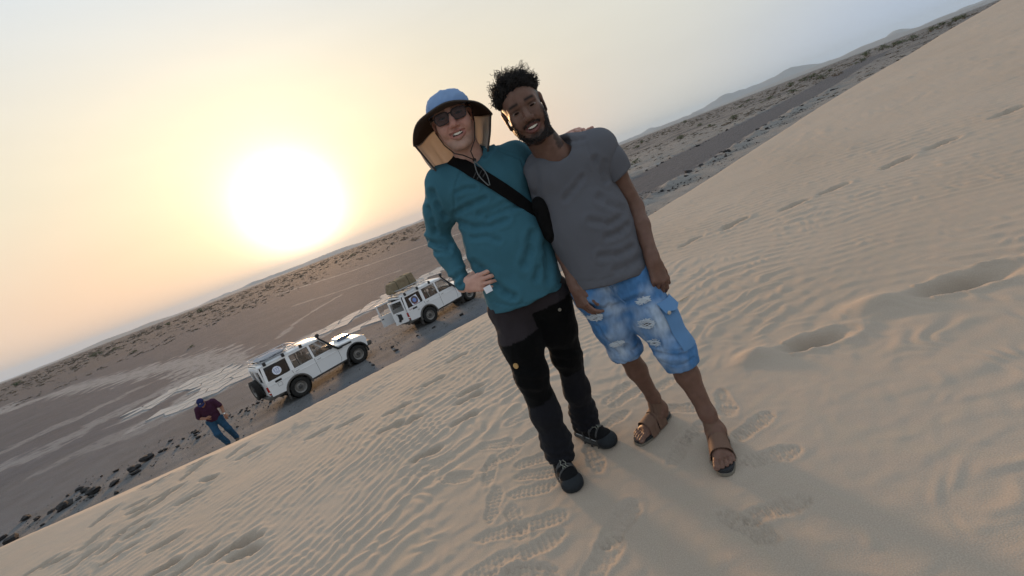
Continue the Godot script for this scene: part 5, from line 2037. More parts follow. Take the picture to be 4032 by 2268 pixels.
# the man climbing the far side of the dune
func climber() -> void:
	var x := -9.55
	var z := -12.85
	var g := dune_height(x, z)
	var O := Vector3(x, g, z)
	var person := thing("person", "man in dark purple shirt, jeans and blue cap climbing the dune, head bowed", "person", O)
	# built facing +z, then turned towards the crest
	var turn := Basis(Vector3.UP, deg_to_rad(24.0))
	var W := func(p: Vector3) -> Vector3: return O + turn * p
	var hip := 0.93
	var hd := Transform3D(turn * Basis(Vector3.RIGHT, 0.75), W.call(Vector3(-0.03, 1.545, 0.24))).scaled_local(Vector3.ONE * 1.02)
	var body := Field.new()
	var Rs: Vector3 = W.call(Vector3(-0.21, 1.40, 0.12))
	var Ls: Vector3 = W.call(Vector3(0.21, 1.43, 0.10))
	var Re: Vector3 = W.call(Vector3(-0.29, 1.13, 0.06))
	var Rw: Vector3 = W.call(Vector3(-0.10, 1.08, 0.26))
	var Le: Vector3 = W.call(Vector3(0.31, 1.17, 0.05))
	var Lw: Vector3 = W.call(Vector3(0.31, 0.94, 0.15))
	var Rh: Vector3 = W.call(Vector3(-0.10, 0.90, 0.0))
	var Lh: Vector3 = W.call(Vector3(0.10, 0.90, 0.0))
	var Rk: Vector3 = W.call(Vector3(-0.06, 0.50, 0.20))
	var Lk: Vector3 = W.call(Vector3(0.20, 0.48, 0.05))
	var Ra: Vector3 = W.call(Vector3(0.02, 0.12, 0.10))
	var La: Vector3 = W.call(Vector3(0.24, 0.10, -0.10))
	body.cap(W.call(Vector3(0, 1.30, 0.06)), W.call(Vector3(0, 1.0, 0.0)), 0.14, 0.13, 0.03)
	body.chain([Rs, Re, Rw], [0.05, 0.046, 0.034], 0.02)
	body.chain([Ls, Le, Lw], [0.05, 0.046, 0.034], 0.02)
	body.chain([Rh, Rk, Ra, Ra + Vector3(0, -0.06, 0.0)], [0.08, 0.055, 0.04, 0.04], 0.02)
	body.chain([Lh, Lk, La, La + Vector3(0, -0.06, 0.0)], [0.08, 0.055, 0.04, 0.04], 0.02)
	var hf := Field.new()
	head(hf, hd)
	hf.cap(hd * Vector3(0, -0.06, -0.02), W.call(Vector3(0, 1.40, 0.10)), 0.058, 0.066, 0.03)
	var rh := Field.new()
	hand(rh, Rw, turn * Vector3(0.9, 0.15, 0.4), turn * Vector3(0.2, 0.2, 1.0), true, [1.0, 1.1, 0.6], Vector3(0.6, 0.8, 0.4), 1.0, 0.5)
	var lh := Field.new()
	hand(lh, Lw, turn * Vector3(0.0, -1.0, 0.15), turn * Vector3(0.3, 0.1, 1.0), false, [0.3, 0.3, 0.2], Vector3(0.8, 0.8, 0.3), 1.0, 1.2)
	var paint := func(_p: Vector3, _n: Vector3) -> Color: return Color(0.36, 0.19, 0.13)
	part("body", grow([[body, 0.016], [hf, 0.007], [rh, 0.006], [lh, 0.006]], O, paint), skin_mat("skin_fair", 0.5), person)
	var sh := Field.new()
	sh.cap(W.call(Vector3(0, 1.32, 0.08)), W.call(Vector3(0.01, 0.96, 0.0)), 0.200, 0.185, 0.05, turn * Vector3(0, 0, 1), 0.78)
	sh.cap(Rs.lerp(Ls, 0.1), Ls.lerp(Rs, 0.1), 0.085, 0.085, 0.05)
	sh.chain([Rs, Rs.lerp(Re, 0.85)], [0.08, 0.078], 0.04)
	sh.chain([Ls, Ls.lerp(Le, 0.72)], [0.08, 0.078], 0.04)
	sh.cut(W.call(Vector3(0, 0.885, 0)), Vector3.DOWN)
	var ns := noise_of(91, 7.0, 3)
	var crumple := func(p: Vector3, _n: Vector3) -> float: return 0.012 * ns.get_noise_3d(p.x, p.y * 1.4, p.z)
	part("shirt", grow([[sh, 0.014]], O, null, crumple), cloth_mat("plum_cotton", lin(0.060, 0.024, 0.050), 6.0), person)
	var tr := Field.new()
	tr.cap(Rh, Lh, 0.125, 0.125, 0.05)
	tr.chain([Rh, Rk, Ra], [0.11, 0.085, 0.075], 0.05)
	tr.chain([Lh, Lk, La], [0.11, 0.085, 0.075], 0.05)
	tr.cut(W.call(Vector3(0, 0.96, 0)), Vector3.UP)
	part("jeans", grow([[tr, 0.014]], O, null, crumple), cloth_mat("climber_denim", lin(0.030, 0.085, 0.160), 8.0), person)
	for k in 2:
		var an: Vector3 = [Ra, La][k]
		var bt := Field.new()
		bt.cap(an + Vector3(0, -0.05, 0), an + turn * Vector3(0, -0.075, 0.15), 0.05, 0.042, 0.02)
		bt.cap(an, an + Vector3(0, -0.06, 0), 0.05, 0.05, 0.02)
		part("boot", grow([[bt, 0.012]], O), mat("boot_brown", lin(0.06, 0.045, 0.035), 0.8), person)
	# cap
	var crown := Field.new()
	crown.ball(hd * Vector3(0, 0.060, -0.018), 0.106, 0.02, hd.basis.x.normalized(), 0.86, hd.basis.y.normalized(), 0.88)
	crown.cut(hd * Vector3(0, 0.050, 0), -hd.basis.y.normalized())
	var navy := cloth_mat("cap_navy", lin(0.026, 0.036, 0.115), 10.0)
	part("cap_crown", grow([[crown, 0.008]], O), navy, person)
	var rows := []
	for j in 5:
		var row := []
		for i in 15:
			var a := lerpf(-1.15, 1.15, i / 14.0)
			var u := j / 4.0
			row.append(Vector3(sin(a) * (0.088 + 0.004 * u), 0.052 - 0.020 * u * u - 0.02 * pow(absf(sin(a)), 2.0), -0.018 + cos(a) * 0.098 + u * 0.078 * pow(cos(a), 0.6)))
		rows.append(row)
	part("cap_peak", sheet(rows, hd, O, 0.004, false), navy, person)
	var logo := Shape.new()
	var lf := Transform3D(hd.basis.orthonormalized() * Basis(Vector3.RIGHT, -0.45), hd * Vector3(0, 0.092, 0.079) - O)
	logo.box(lf * Vector3(-0.010, 0, 0), Vector3(0.022, 0.024, 0.006), lf.basis, 0.002)
	logo.box(lf * Vector3(0.012, 0.004, 0), Vector3(0.018, 0.014, 0.006), lf.basis, 0.002)
	part("cap_logo", logo.mesh(), mat("logo_pale", lin(0.42, 0.42, 0.46), 0.8), person)
	var wt := Shape.new()
	wt.lathe(Lw + turn * Vector3(0.0, 0.03, 0.0) - O, (Lw - Le).normalized(), [Vector2(-0.012, 0.040), Vector2(0.012, 0.040)], 16)
	part("watch_band", wt.mesh(), mat("band_grey", lin(0.4, 0.4, 0.4), 0.6), person)
	var face := Shape.new()
	face.lathe(Lw + turn * Vector3(0.012, 0.03, 0.036) - O, turn * Vector3(0.3, 0, 1).normalized(), [Vector2(0, 0.02), Vector2(0.01, 0.02), Vector2(0.011, 0.0)], 16)
	part("watch", face.mesh(), mat("watch_white", lin(0.75, 0.75, 0.75), 0.3), person)


# ---------------------------------------------------------------- the two wagons
# Local axes of a car: x forwards, y up, z to its right; the origin is under the rear axle.
func arc(cx: float, cy: float, r: float, a0: float, a1: float, n: int) -> Array:
	var out := []
	for k in n + 1:
		var a := deg_to_rad(lerpf(a0, a1, k / float(n)))
		out.append(Vector2(cx + cos(a) * r, cy + sin(a) * r))
	return out


func curved(rows: Array, thick: float) -> ArrayMesh:
	return sheet(rows, Transform3D.IDENTITY, Vector3.ZERO, thick, false)


func car_materials() -> void:
	var w := mat("car_white", lin(0.74, 0.75, 0.76), 0.35)
	w.clearcoat_enabled = true
	w.clearcoat = 0.5
	w.clearcoat_roughness = 0.2
	mat("car_black", lin(0.014, 0.014, 0.015), 0.55)
	textured("car_underbody_shade", lin(0.13, 0.125, 0.12), 0.9, "gravel", "", 2.0)  # grey underbody, with the shade beneath the car put into its colour
	textured("car_grey", lin(0.16, 0.15, 0.14), 0.7, "gravel", "", 2.0)
	textured("tyre", lin(0.026, 0.025, 0.024), 0.9, "gravel", "gravel_n", 4.0, 0.5)
	mat("wheel_steel", lin(0.20, 0.19, 0.18), 0.5, 0.3)
	mat("seam", lin(0.06, 0.06, 0.06), 0.8)
	mat("chrome", lin(0.55, 0.55, 0.55), 0.25, 0.9)
	mat("tail_red", lin(0.32, 0.012, 0.010), 0.25)
	mat("amber", lin(0.75, 0.28, 0.04), 0.25)
	mat("rack_steel", lin(0.42, 0.44, 0.47), 0.45, 0.4)
	mat("seat_cloth", lin(0.16, 0.15, 0.14), 0.9)
	var g := mat("window_glass", lin(0.05, 0.065, 0.07), 0.03)
	g.transparency = BaseMaterial3D.TRANSPARENCY_ALPHA
	g.albedo_color.a = 0.2
	var d := mat("dark_glass", lin(0.012, 0.014, 0.016), 0.05)
	d.transparency = BaseMaterial3D.TRANSPARENCY_ALPHA
	d.albedo_color.a = 0.86
	var h := mat("lamp_glass", lin(0.75, 0.72, 0.66), 0.1)
	h.clearcoat_enabled = true


func wheel(parent: Node3D, called: String, at: Vector3, out: float) -> void:
	var w := Node3D.new()
	w.name = called
	parent.add_child(w, true)
	w.position = at
	var ax := Vector3(0, 0, out)
	var t := Shape.new()
	t.lathe(Vector3.ZERO, ax, [Vector2(-0.12, 0.24), Vector2(-0.13, 0.34), Vector2(-0.115, 0.385), Vector2(-0.08, 0.398), Vector2(0.08, 0.398), Vector2(0.115, 0.385), Vector2(0.13, 0.34), Vector2(0.12, 0.245), Vector2(0.07, 0.235)], 40)
	for k in 34:
		var a := TAU * k / 34.0
		for s in [-1.0, 1.0]:
			t.box(Vector3(cos(a + 0.05 * s) * 0.398, sin(a + 0.05 * s) * 0.398, s * 0.085), Vector3(0.022, 0.045, 0.07), Basis(Vector3(0, 0, 1), a) * Basis(Vector3.RIGHT, 0.3 * s), 0.004)
	part("tyre", t.mesh(), mats.tyre, w)
	var r := Shape.new()
	r.lathe(Vector3.ZERO, ax, [Vector2(0.115, 0.245), Vector2(0.10, 0.215), Vector2(0.055, 0.205), Vector2(0.045, 0.175), Vector2(0.075, 0.14), Vector2(0.085, 0.10), Vector2(0.06, 0.085), Vector2(0.06, 0.0)], 32)
	part("rim", r.mesh(), mats.wheel_steel, w)
	var h := Shape.new()
	h.lathe(Vector3.ZERO, ax, [Vector2(0.05, 0.062), Vector2(0.12, 0.055), Vector2(0.13, 0.035), Vector2(0.13, 0.0)], 18)
	for k in 5:
		var a := TAU * k / 5.0
		h.lathe(Vector3(cos(a) * 0.082, sin(a) * 0.082, 0), ax, [Vector2(0.05, 0.013), Vector2(0.098, 0.012), Vector2(0.10, 0.0)], 8)
	part("hub", h.mesh(), mats.seam, w)


# a pane in the slanted side frame, with a rubber edge
func side_window(car: Node3D, frame: Transform3D, outline: PackedVector2Array, glass: Material) -> Node3D:
	var w := Shape.new()
	w.slab(outline, frame, 0.006)
	var p := part("window", w.mesh(), glass, car)
	var e := Shape.new()
	var pts := []
	for v in outline:
		pts.append(frame * Vector3(v.x, v.y, 0.006))
	pts.append(pts[0])
	e.tube(pts, [0.011], 5, false)
	part("gasket", e.mesh(), mats.car_black, p)
	return p


func slanted(s: float) -> Transform3D:
	# plane of the side windows: x along the car, y up the slope from the belt line
	var up := Vector3(0, 0.66, -0.095 * s).normalized()
	var out := Vector3.RIGHT.cross(up)
	return Transform3D(Basis(Vector3.RIGHT, up, out), Vector3(0, 1.20, 0.795 * s))


func build_car(car: Node3D, open_doors: bool) -> void:
	for s in [1.0, -1.0]:
		# lower side with its wheel arches
		var o: Array = [Vector2(-1.05, 0.60), Vector2(-0.55, 0.56)]
		o += arc(0.0, 0.42, 0.49, 164, 12, 14)
		o += [Vector2(0.55, 0.47), Vector2(2.20, 0.47)]
		o += arc(2.73, 0.42, 0.49, 168, 10, 14)
		o += [Vector2(3.30, 0.58), Vector2(3.36, 0.90), Vector2(3.30, 1.09), Vector2(2.70, 1.15), Vector2(1.96, 1.19), Vector2(1.95, 1.205), Vector2(-1.08, 1.205)]
		var side := Shape.new()
		side.slab(PackedVector2Array(o), Transform3D(Basis.IDENTITY, Vector3(0, 0, 0.785 * s)), 0.05)
		# a swage line along the doors and a rolled shoulder
		side.tube([Vector3(-1.06, 1.03, 0.808 * s), Vector3(3.2, 0.985, 0.808 * s)], [0.016], 6)
		side.tube([Vector3(-1.07, 1.195, 0.79 * s), Vector3(1.95, 1.195, 0.79 * s)], [0.022], 8)
		side.tube([Vector3(1.95, 1.175, 0.772 * s), Vector3(2.70, 1.135, 0.77 * s), Vector3(3.28, 1.075, 0.75 * s)], [0.04, 0.04, 0.03], 8)
		part("side_panel", side.mesh(), mats.car_white, car)
		# flares
		for cx in [0.0, 2.73]:
			var fl := Shape.new()
			var pts := []
			for v in arc(cx, 0.42, 0.505, 186 if cx < 1.0 else 190, -6 if cx < 1.0 else -10, 18):
				pts.append(Vector3(v.x, v.y, 0.825 * s))
			fl.tube(pts, [0.045], 6)
			part("wheel_arch", fl.mesh(), mats.car_grey if cx < 1.0 else mats.car_black, car)
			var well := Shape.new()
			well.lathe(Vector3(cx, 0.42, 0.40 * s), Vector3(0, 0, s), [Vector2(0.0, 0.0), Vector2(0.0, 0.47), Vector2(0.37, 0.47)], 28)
			part("wheel_well", well.mesh(), mats.car_underbody_shade, car)
		var fr := slanted(s)
		# pillars and roof rail in the plane of the windows
		var pil := Shape.new()
		var bar := func(a: Vector2, b: Vector2, c: Vector2, d: Vector2) -> void: pil.slab(PackedVector2Array([a, b, c, d]), fr.translated_local(Vector3(0, 0, -0.012)), 0.04)
		bar.call(Vector2(1.86, 0.0), Vector2(1.96, 0.0), Vector2(1.50, 0.60), Vector2(1.42, 0.575))
		bar.call(Vector2(0.91, 0.0), Vector2(1.02, 0.0), Vector2(1.00, 0.575), Vector2(0.91, 0.575))
		bar.call(Vector2(-0.06, 0.0), Vector2(0.10, 0.0), Vector2(0.12, 0.575), Vector2(-0.02, 0.575))
		bar.call(Vector2(-1.07, 0.0), Vector2(-0.96, 0.0), Vector2(-0.90, 0.575), Vector2(-1.00, 0.575))
		bar.call(Vector2(-1.00, 0.575), Vector2(1.44, 0.575), Vector2(1.40, 0.66), Vector2(-0.99, 0.66))
		part("pillar", pil.mesh(), mats.car_white, car)
		side_window(car, fr, PackedVector2Array([Vector2(1.01, 0.02), Vector2(1.85, 0.02), Vector2(1.43, 0.565), Vector2(1.01, 0.565)]), mats.window_glass)
		side_window(car, fr, PackedVector2Array([Vector2(0.11, 0.02), Vector2(0.90, 0.02), Vector2(0.90, 0.565), Vector2(0.13, 0.565)]), mats.window_glass)
		side_window(car, fr, PackedVector2Array([Vector2(-0.95, 0.02), Vector2(-0.16, 0.02), Vector2(-0.08, 0.06), Vector2(-0.06, 0.50), Vector2(-0.10, 0.555), Vector2(-0.88, 0.555)]), mats.dark_glass)
		# sliding-pane divider in the rear door
		var dv := Shape.new()
		dv.slab(PackedVector2Array([Vector2(0.33, 0.02), Vector2(0.36, 0.02), Vector2(0.36, 0.565), Vector2(0.33, 0.565)]), fr.translated_local(Vector3(0, 0, 0.004)), 0.012)
		part("window_divider", dv.mesh(), mats.car_black, car)
		# door gaps, handles, sill, fuel flap, vent
		for d in [[[1.955, 1.17], [1.99, 0.98], [1.985, 0.62], [1.93, 0.50]], [[0.945, 1.18], [0.95, 0.50]], [[-0.02, 1.18], [0.02, 0.90], [0.20, 0.88], [0.42, 0.72], [0.52, 0.55]]]:
			var gap := Shape.new()
			for k in d.size() - 1:
				var a := Vector3(d[k][0], d[k][1], 0.8115 * s)
				var b := Vector3(d[k + 1][0], d[k + 1][1], 0.8115 * s)
				gap.box((a + b) * 0.5, Vector3(a.distance_to(b), 0.012, 0.003), Basis(Vector3(0, 0, 1), atan2(b.y - a.y, b.x - a.x)))
			part("door_gap", gap.mesh(), mats.seam, car)
		for hx in [1.12, 0.16]:
			var hd := Shape.new()
			hd.box(Vector3(hx, 1.085, 0.835 * s), Vector3(0.16, 0.024, 0.02), Basis.IDENTITY, 0.006)
			part("door_handle", hd.mesh(), mats.chrome, car)
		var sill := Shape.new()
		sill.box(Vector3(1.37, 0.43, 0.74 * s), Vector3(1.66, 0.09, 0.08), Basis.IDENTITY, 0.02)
		part("sill", sill.mesh(), mats.car_underbody_shade, car)
		var vent := Shape.new()
		vent.box(Vector3(-0.62, 1.09, 0.812 * s), Vector3(0.26, 0.085, 0.012), Basis.IDENTITY, 0.003)
		part("vent", vent.mesh(), mats.car_black, car)
		var tl := Shape.new()
		tl.box(Vector3(-1.085, 0.86, 0.735 * s), Vector3(0.07, 0.34, 0.14), Basis.IDENTITY, 0.015)
		var lamp := part("tail_light", tl.mesh(), mats.tail_red, car)
		var tw := Shape.new()
		tw.box(Vector3(-1.092, 0.79, 0.735 * s), Vector3(0.068, 0.07, 0.144), Basis.IDENTITY, 0.01)
		part("reversing_lens", tw.mesh(), mats.lamp_glass, lamp)
		for fx in [-0.50, 2.20]:
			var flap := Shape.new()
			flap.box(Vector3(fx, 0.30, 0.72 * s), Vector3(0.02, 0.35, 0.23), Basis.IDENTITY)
			part("mud_flap", flap.mesh(), mats.car_underbody_shade, car)
		# front corner: indicator, headlamp
		var ind := Shape.new()
		ind.box(Vector3(3.29, 0.98, 0.715 * s), Vector3(0.12, 0.12, 0.16), Basis.IDENTITY, 0.03)
		part("indicator_light", ind.mesh(), mats.amber, car)
		var hl := Shape.new()
		hl.lathe(Vector3(3.30, 0.93, 0.52 * s), Vector3.RIGHT, [Vector2(0.0, 0.13), Vector2(0.05, 0.12), Vector2(0.075, 0.07), Vector2(0.08, 0.0)], 20)
		part("headlight", hl.mesh(), mats.lamp_glass, car)
		var mir := Shape.new()
		mir.box(Vector3(1.68, 1.32, 0.95 * s), Vector3(0.09, 0.19, 0.15), Basis(Vector3.UP, 0.25 * s), 0.03)
		mir.tube([Vector3(1.76, 1.26, 0.79 * s), Vector3(1.70, 1.27, 0.90 * s)], [0.016], 6)
		part("wing_mirror", mir.mesh(), mats.car_black, car)
		for cx in [0.0, 2.73]:
			wheel(car, "wheel", Vector3(cx, 0.41, 0.71 * s), s)
	# bonnet, nose, bumper
	var rows := []
	for j in 13:
		var u := j / 12.0
		var row := []
		for i in 13:
			var v := i / 6.0 - 1.0
			row.append(Vector3(lerpf(1.93, 3.30, u), lerpf(1.20, 1.115, pow(u, 1.6)) + 0.055 * (1.0 - v * v) - 0.05 * pow(u, 8.0), v * lerpf(0.76, 0.72, u)))
		rows.append(row)
	part("bonnet", curved(rows, 0.02), mats.car_white, car)
	var nose := Shape.new()
	nose.box(Vector3(3.28, 0.86, 0), Vector3(0.10, 0.44, 1.40), Basis.IDENTITY, 0.03)
	part("grille", nose.mesh(), mats.car_grey, car)
	var bump := Shape.new()
	bump.box(Vector3(3.46, 0.62, 0), Vector3(0.20, 0.22, 1.56), Basis.IDENTITY, 0.05)
	bump.box(Vector3(3.30, 0.62, 0.74), Vector3(0.3, 0.20, 0.12), Basis.IDENTITY, 0.04)
	bump.box(Vector3(3.30, 0.62, -0.74), Vector3(0.3, 0.20, 0.12), Basis.IDENTITY, 0.04)
	part("front_bumper", bump.mesh(), mats.car_grey, car)
	var rear := Shape.new()
	rear.box(Vector3(-1.10, 0.55, 0), Vector3(0.18, 0.16, 1.40), Basis.IDENTITY, 0.03)
	rear.box(Vector3(-0.90, 0.57, 0.745), Vector3(0.55, 0.17, 0.10), Basis.IDENTITY, 0.03)
	rear.box(Vector3(-0.90, 0.57, -0.745), Vector3(0.55, 0.17, 0.10), Basis.IDENTITY, 0.03)
	part("rear_bumper", rear.mesh(), mats.car_grey, car)
	# roof with its gutter
	rows = []
	for j in 17:
		var u := j / 16.0
		var row := []
		for i in 17:
			var v := i / 8.0 - 1.0
			var edge := pow(absf(v), 5.0)
			row.append(Vector3(lerpf(1.47, -1.07, u), 1.905 - 0.060 * edge + 0.012 * (1.0 - pow(2.0 * u - 1.0, 2.0)) - 0.05 * pow(1.0 - u, 12.0), v * 0.705))
		rows.append(row)
	part("roof", curved(rows, 0.02), mats.car_white, car)
	var gut := Shape.new()
	for s in [1.0, -1.0]:
		gut.tube([Vector3(1.47, 1.83, 0.715 * s), Vector3(-1.03, 1.845, 0.715 * s)], [0.014], 6)
	part("gutter", gut.mesh(), mats.car_white, car)
	# windscreen and its frame
	var up := Vector3(-0.46, 0.60, 0).normalized()
	var wf := Transform3D(Basis(Vector3(0, 0, -1), up, Vector3(0, 0, -1).cross(up)), Vector3(1.93, 1.22, 0))
	var ws := Shape.new()
	ws.slab(PackedVector2Array([Vector2(-0.70, 0.02), Vector2(0.70, 0.02), Vector2(0.63, 0.72), Vector2(-0.63, 0.72)]), wf, 0.007)
	part("windscreen", ws.mesh(), mats.window_glass, car)
	# floor and dark underside
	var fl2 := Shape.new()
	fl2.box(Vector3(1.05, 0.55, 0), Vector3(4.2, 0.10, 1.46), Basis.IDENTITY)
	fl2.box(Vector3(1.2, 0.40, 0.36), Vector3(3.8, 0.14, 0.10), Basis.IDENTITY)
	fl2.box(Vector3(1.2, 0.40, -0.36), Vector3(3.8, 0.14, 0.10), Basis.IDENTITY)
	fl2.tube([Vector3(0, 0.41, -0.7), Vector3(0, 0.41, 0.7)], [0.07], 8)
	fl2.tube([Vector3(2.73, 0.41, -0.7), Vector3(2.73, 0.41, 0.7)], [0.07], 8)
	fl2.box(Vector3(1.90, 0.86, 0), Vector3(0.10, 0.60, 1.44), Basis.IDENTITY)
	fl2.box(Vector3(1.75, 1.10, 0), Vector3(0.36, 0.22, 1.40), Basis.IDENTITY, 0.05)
	part("chassis", fl2.mesh(), mats.car_underbody_shade, car)
	for sx in [0.95, 0.05]:
		for sz in [0.36, -0.36]:
			var st := Shape.new()
			st.box(Vector3(sx + 0.18, 0.78, sz), Vector3(0.50, 0.16, 0.48), Basis.IDENTITY, 0.05)
			st.box(Vector3(sx - 0.08, 1.10, sz), Vector3(0.14, 0.60, 0.46), Basis(Vector3(0, 0, 1), 0.16), 0.05)
			st.box(Vector3(sx - 0.14, 1.48, sz), Vector3(0.10, 0.18, 0.24), Basis.IDENTITY, 0.04)
			part("seat", st.mesh(), mats.seat_cloth, car)
	var swh := Shape.new()
	var ring := []
	for k in 21:
		var a := TAU * k / 20.0
		ring.append(Vector3(1.42, 1.16, 0.36) + Vector3(0.06 * sin(a), 0.18 * sin(a), 0.19 * cos(a)))
	swh.tube(ring, [0.015], 6, false)
	part("steering_wheel", swh.mesh(), mats.car_black, car)
	# snorkel on the right-hand side
	var sn := Shape.new()
	sn.box(Vector3(2.36, 1.085, 0.825), Vector3(0.62, 0.075, 0.05), Basis(Vector3(0, 0, 1), -0.06), 0.02)
	sn.tube([Vector3(2.20, 1.07, 0.83), Vector3(2.03, 1.08, 0.85), Vector3(1.92, 1.20, 0.84), Vector3(1.60, 1.66, 0.78), Vector3(1.47, 1.84, 0.77), Vector3(1.45, 1.93, 0.77)], [0.045, 0.048, 0.045, 0.04, 0.04, 0.045], 10)
	sn.box(Vector3(1.47, 1.99, 0.77), Vector3(0.16, 0.16, 0.13), Basis.IDENTITY, 0.045)
	part("snorkel", sn.mesh(), mats.car_black, car)
	# rear doors
	for s in [1.0, -1.0]:
		var hinge := Vector3(-1.075, 0.0, 0.715 * s)
		var width := 0.70
		var turn := 0.0
		if open_doors:
			turn = deg_to_rad(52.0) if s > 0 else deg_to_rad(-100.0)
		var fr2 := Transform3D(Basis(Vector3.UP, turn) * Basis(Vector3(0, 0, -s), Vector3.UP, Vector3(-1, 0, 0) if s > 0 else Vector3(1, 0, 0)), hinge)
		var d := Shape.new()
		var wdt := width
		for r in [[0.0, 0.62, wdt, 1.20], [0.0, 1.20, 0.07, 1.78], [wdt - 0.07, 1.20, wdt, 1.78], [0.07, 1.70, wdt - 0.07, 1.78]]:
			d.slab(PackedVector2Array([Vector2(r[0], r[1]), Vector2(r[2], r[1]), Vector2(r[2], r[3]), Vector2(r[0], r[3])]), fr2, 0.05)
		var door := part("rear_door", d.mesh(), mats.car_white, car)
		var gl := Shape.new()
		gl.slab(PackedVector2Array([Vector2(0.07, 1.20), Vector2(wdt - 0.07, 1.20), Vector2(wdt - 0.07, 1.70), Vector2(0.07, 1.70)]), fr2, 0.006)
		part("rear_window", gl.mesh(), mats.window_glass, door)
		var hd2 := Shape.new()
		var outward := fr2.basis.z * (1.0 if fr2.basis.z.dot(Vector3(-1, 0, 0)) > 0.0 or open_doors else -1.0)
		if open_doors and s > 0:
			hd2.box(fr2 * Vector3(0.37, 0.95, 0) + outward * 0.04, Vector3(0.20, 0.30, 0.06), fr2.basis, 0.03)
			hd2.box(fr2 * Vector3(0.44, 0.80, 0) + outward * 0.05, Vector3(0.12, 0.16, 0.06), fr2.basis * Basis(Vector3(0, 0, 1), 0.5), 0.03)
			hd2.tube([fr2 * Vector3(0.50, 1.14, 0) + outward * 0.05, fr2 * Vector3(0.36, 1.08, 0) + outward * 0.06], [0.02], 6)
		else:
			hd2.box(fr2 * Vector3(0.60, 1.02, 0) + outward * 0.035, Vector3(0.12, 0.05, 0.03), fr2.basis, 0.01)
		part("door_catch", hd2.mesh(), mats.car_black, door)
	# rear sill below the roof
	var hdr := Shape.new()
	hdr.box(Vector3(-1.05, 1.82, 0), Vector3(0.06, 0.09, 1.36), Basis.IDENTITY, 0.02)
	part("rear_header", hdr.mesh(), mats.car_white, car)


func rack(car: Node3D, tall: float) -> void:
	var rk := Node3D.new()
	rk.name = "roof_rack"
	car.add_child(rk, true)
	for x in [0.70, -0.05, -0.80]:
		for s in [1.0, -1.0]:
			var f := Shape.new()
			f.box(Vector3(x, 1.90, 0.725 * s), Vector3(0.12, 0.15, 0.07), Basis.IDENTITY, 0.02)
			part("clamp", f.mesh(), mats.car_black, rk)
		var c := Shape.new()
		c.tube([Vector3(x, 1.98, -0.70), Vector3(x, 1.98, 0.70)], [0.02], 6)
		part("crossbar", c.mesh(), mats.rack_steel, rk)
	for lev in [1.99, 1.99 + tall]:
		var loop := Shape.new()
		var pts := []
		for v in [[0.60, -0.62], [0.60, 0.62], [0.50, 0.68], [-0.90, 0.68], [-1.02, 0.60], [-1.02, -0.60], [-0.90, -0.68], [0.50, -0.68], [0.60, -0.62]]:
			pts.append(Vector3(v[0], lev, v[1]))
		loop.tube(pts, [0.018], 6, false)
		part("rail", loop.mesh(), mats.rack_steel, rk)
	var posts := Shape.new()
	for k in 5:
		for s in [1.0, -1.0]:
			posts.tube([Vector3(0.5 - 0.35 * k, 1.99, 0.68 * s), Vector3(0.5 - 0.35 * k, 1.99 + tall, 0.68 * s)], [0.012], 5)
	for k in 9:
		posts.tube([Vector3(0.55 - 0.19 * k, 1.99, -0.67), Vector3(0.55 - 0.19 * k, 1.99, 0.67)], [0.009], 5)
	part("slats", posts.mesh(), mats.rack_steel, rk)


func lettering(car: Node3D, words: String, size: float, at: Transform3D, m: Material, called := "lettering") -> void:
	var t := TextMesh.new()
	var f := SystemFont.new()
	f.font_names = PackedStringArray(["Droid Sans"])
	t.font = f
	t.text = words
	t.font_size = 32
	t.pixel_size = size / 32.0
	t.depth = 0.003
	var o := part(called, t, m, car)
	o.transform = at


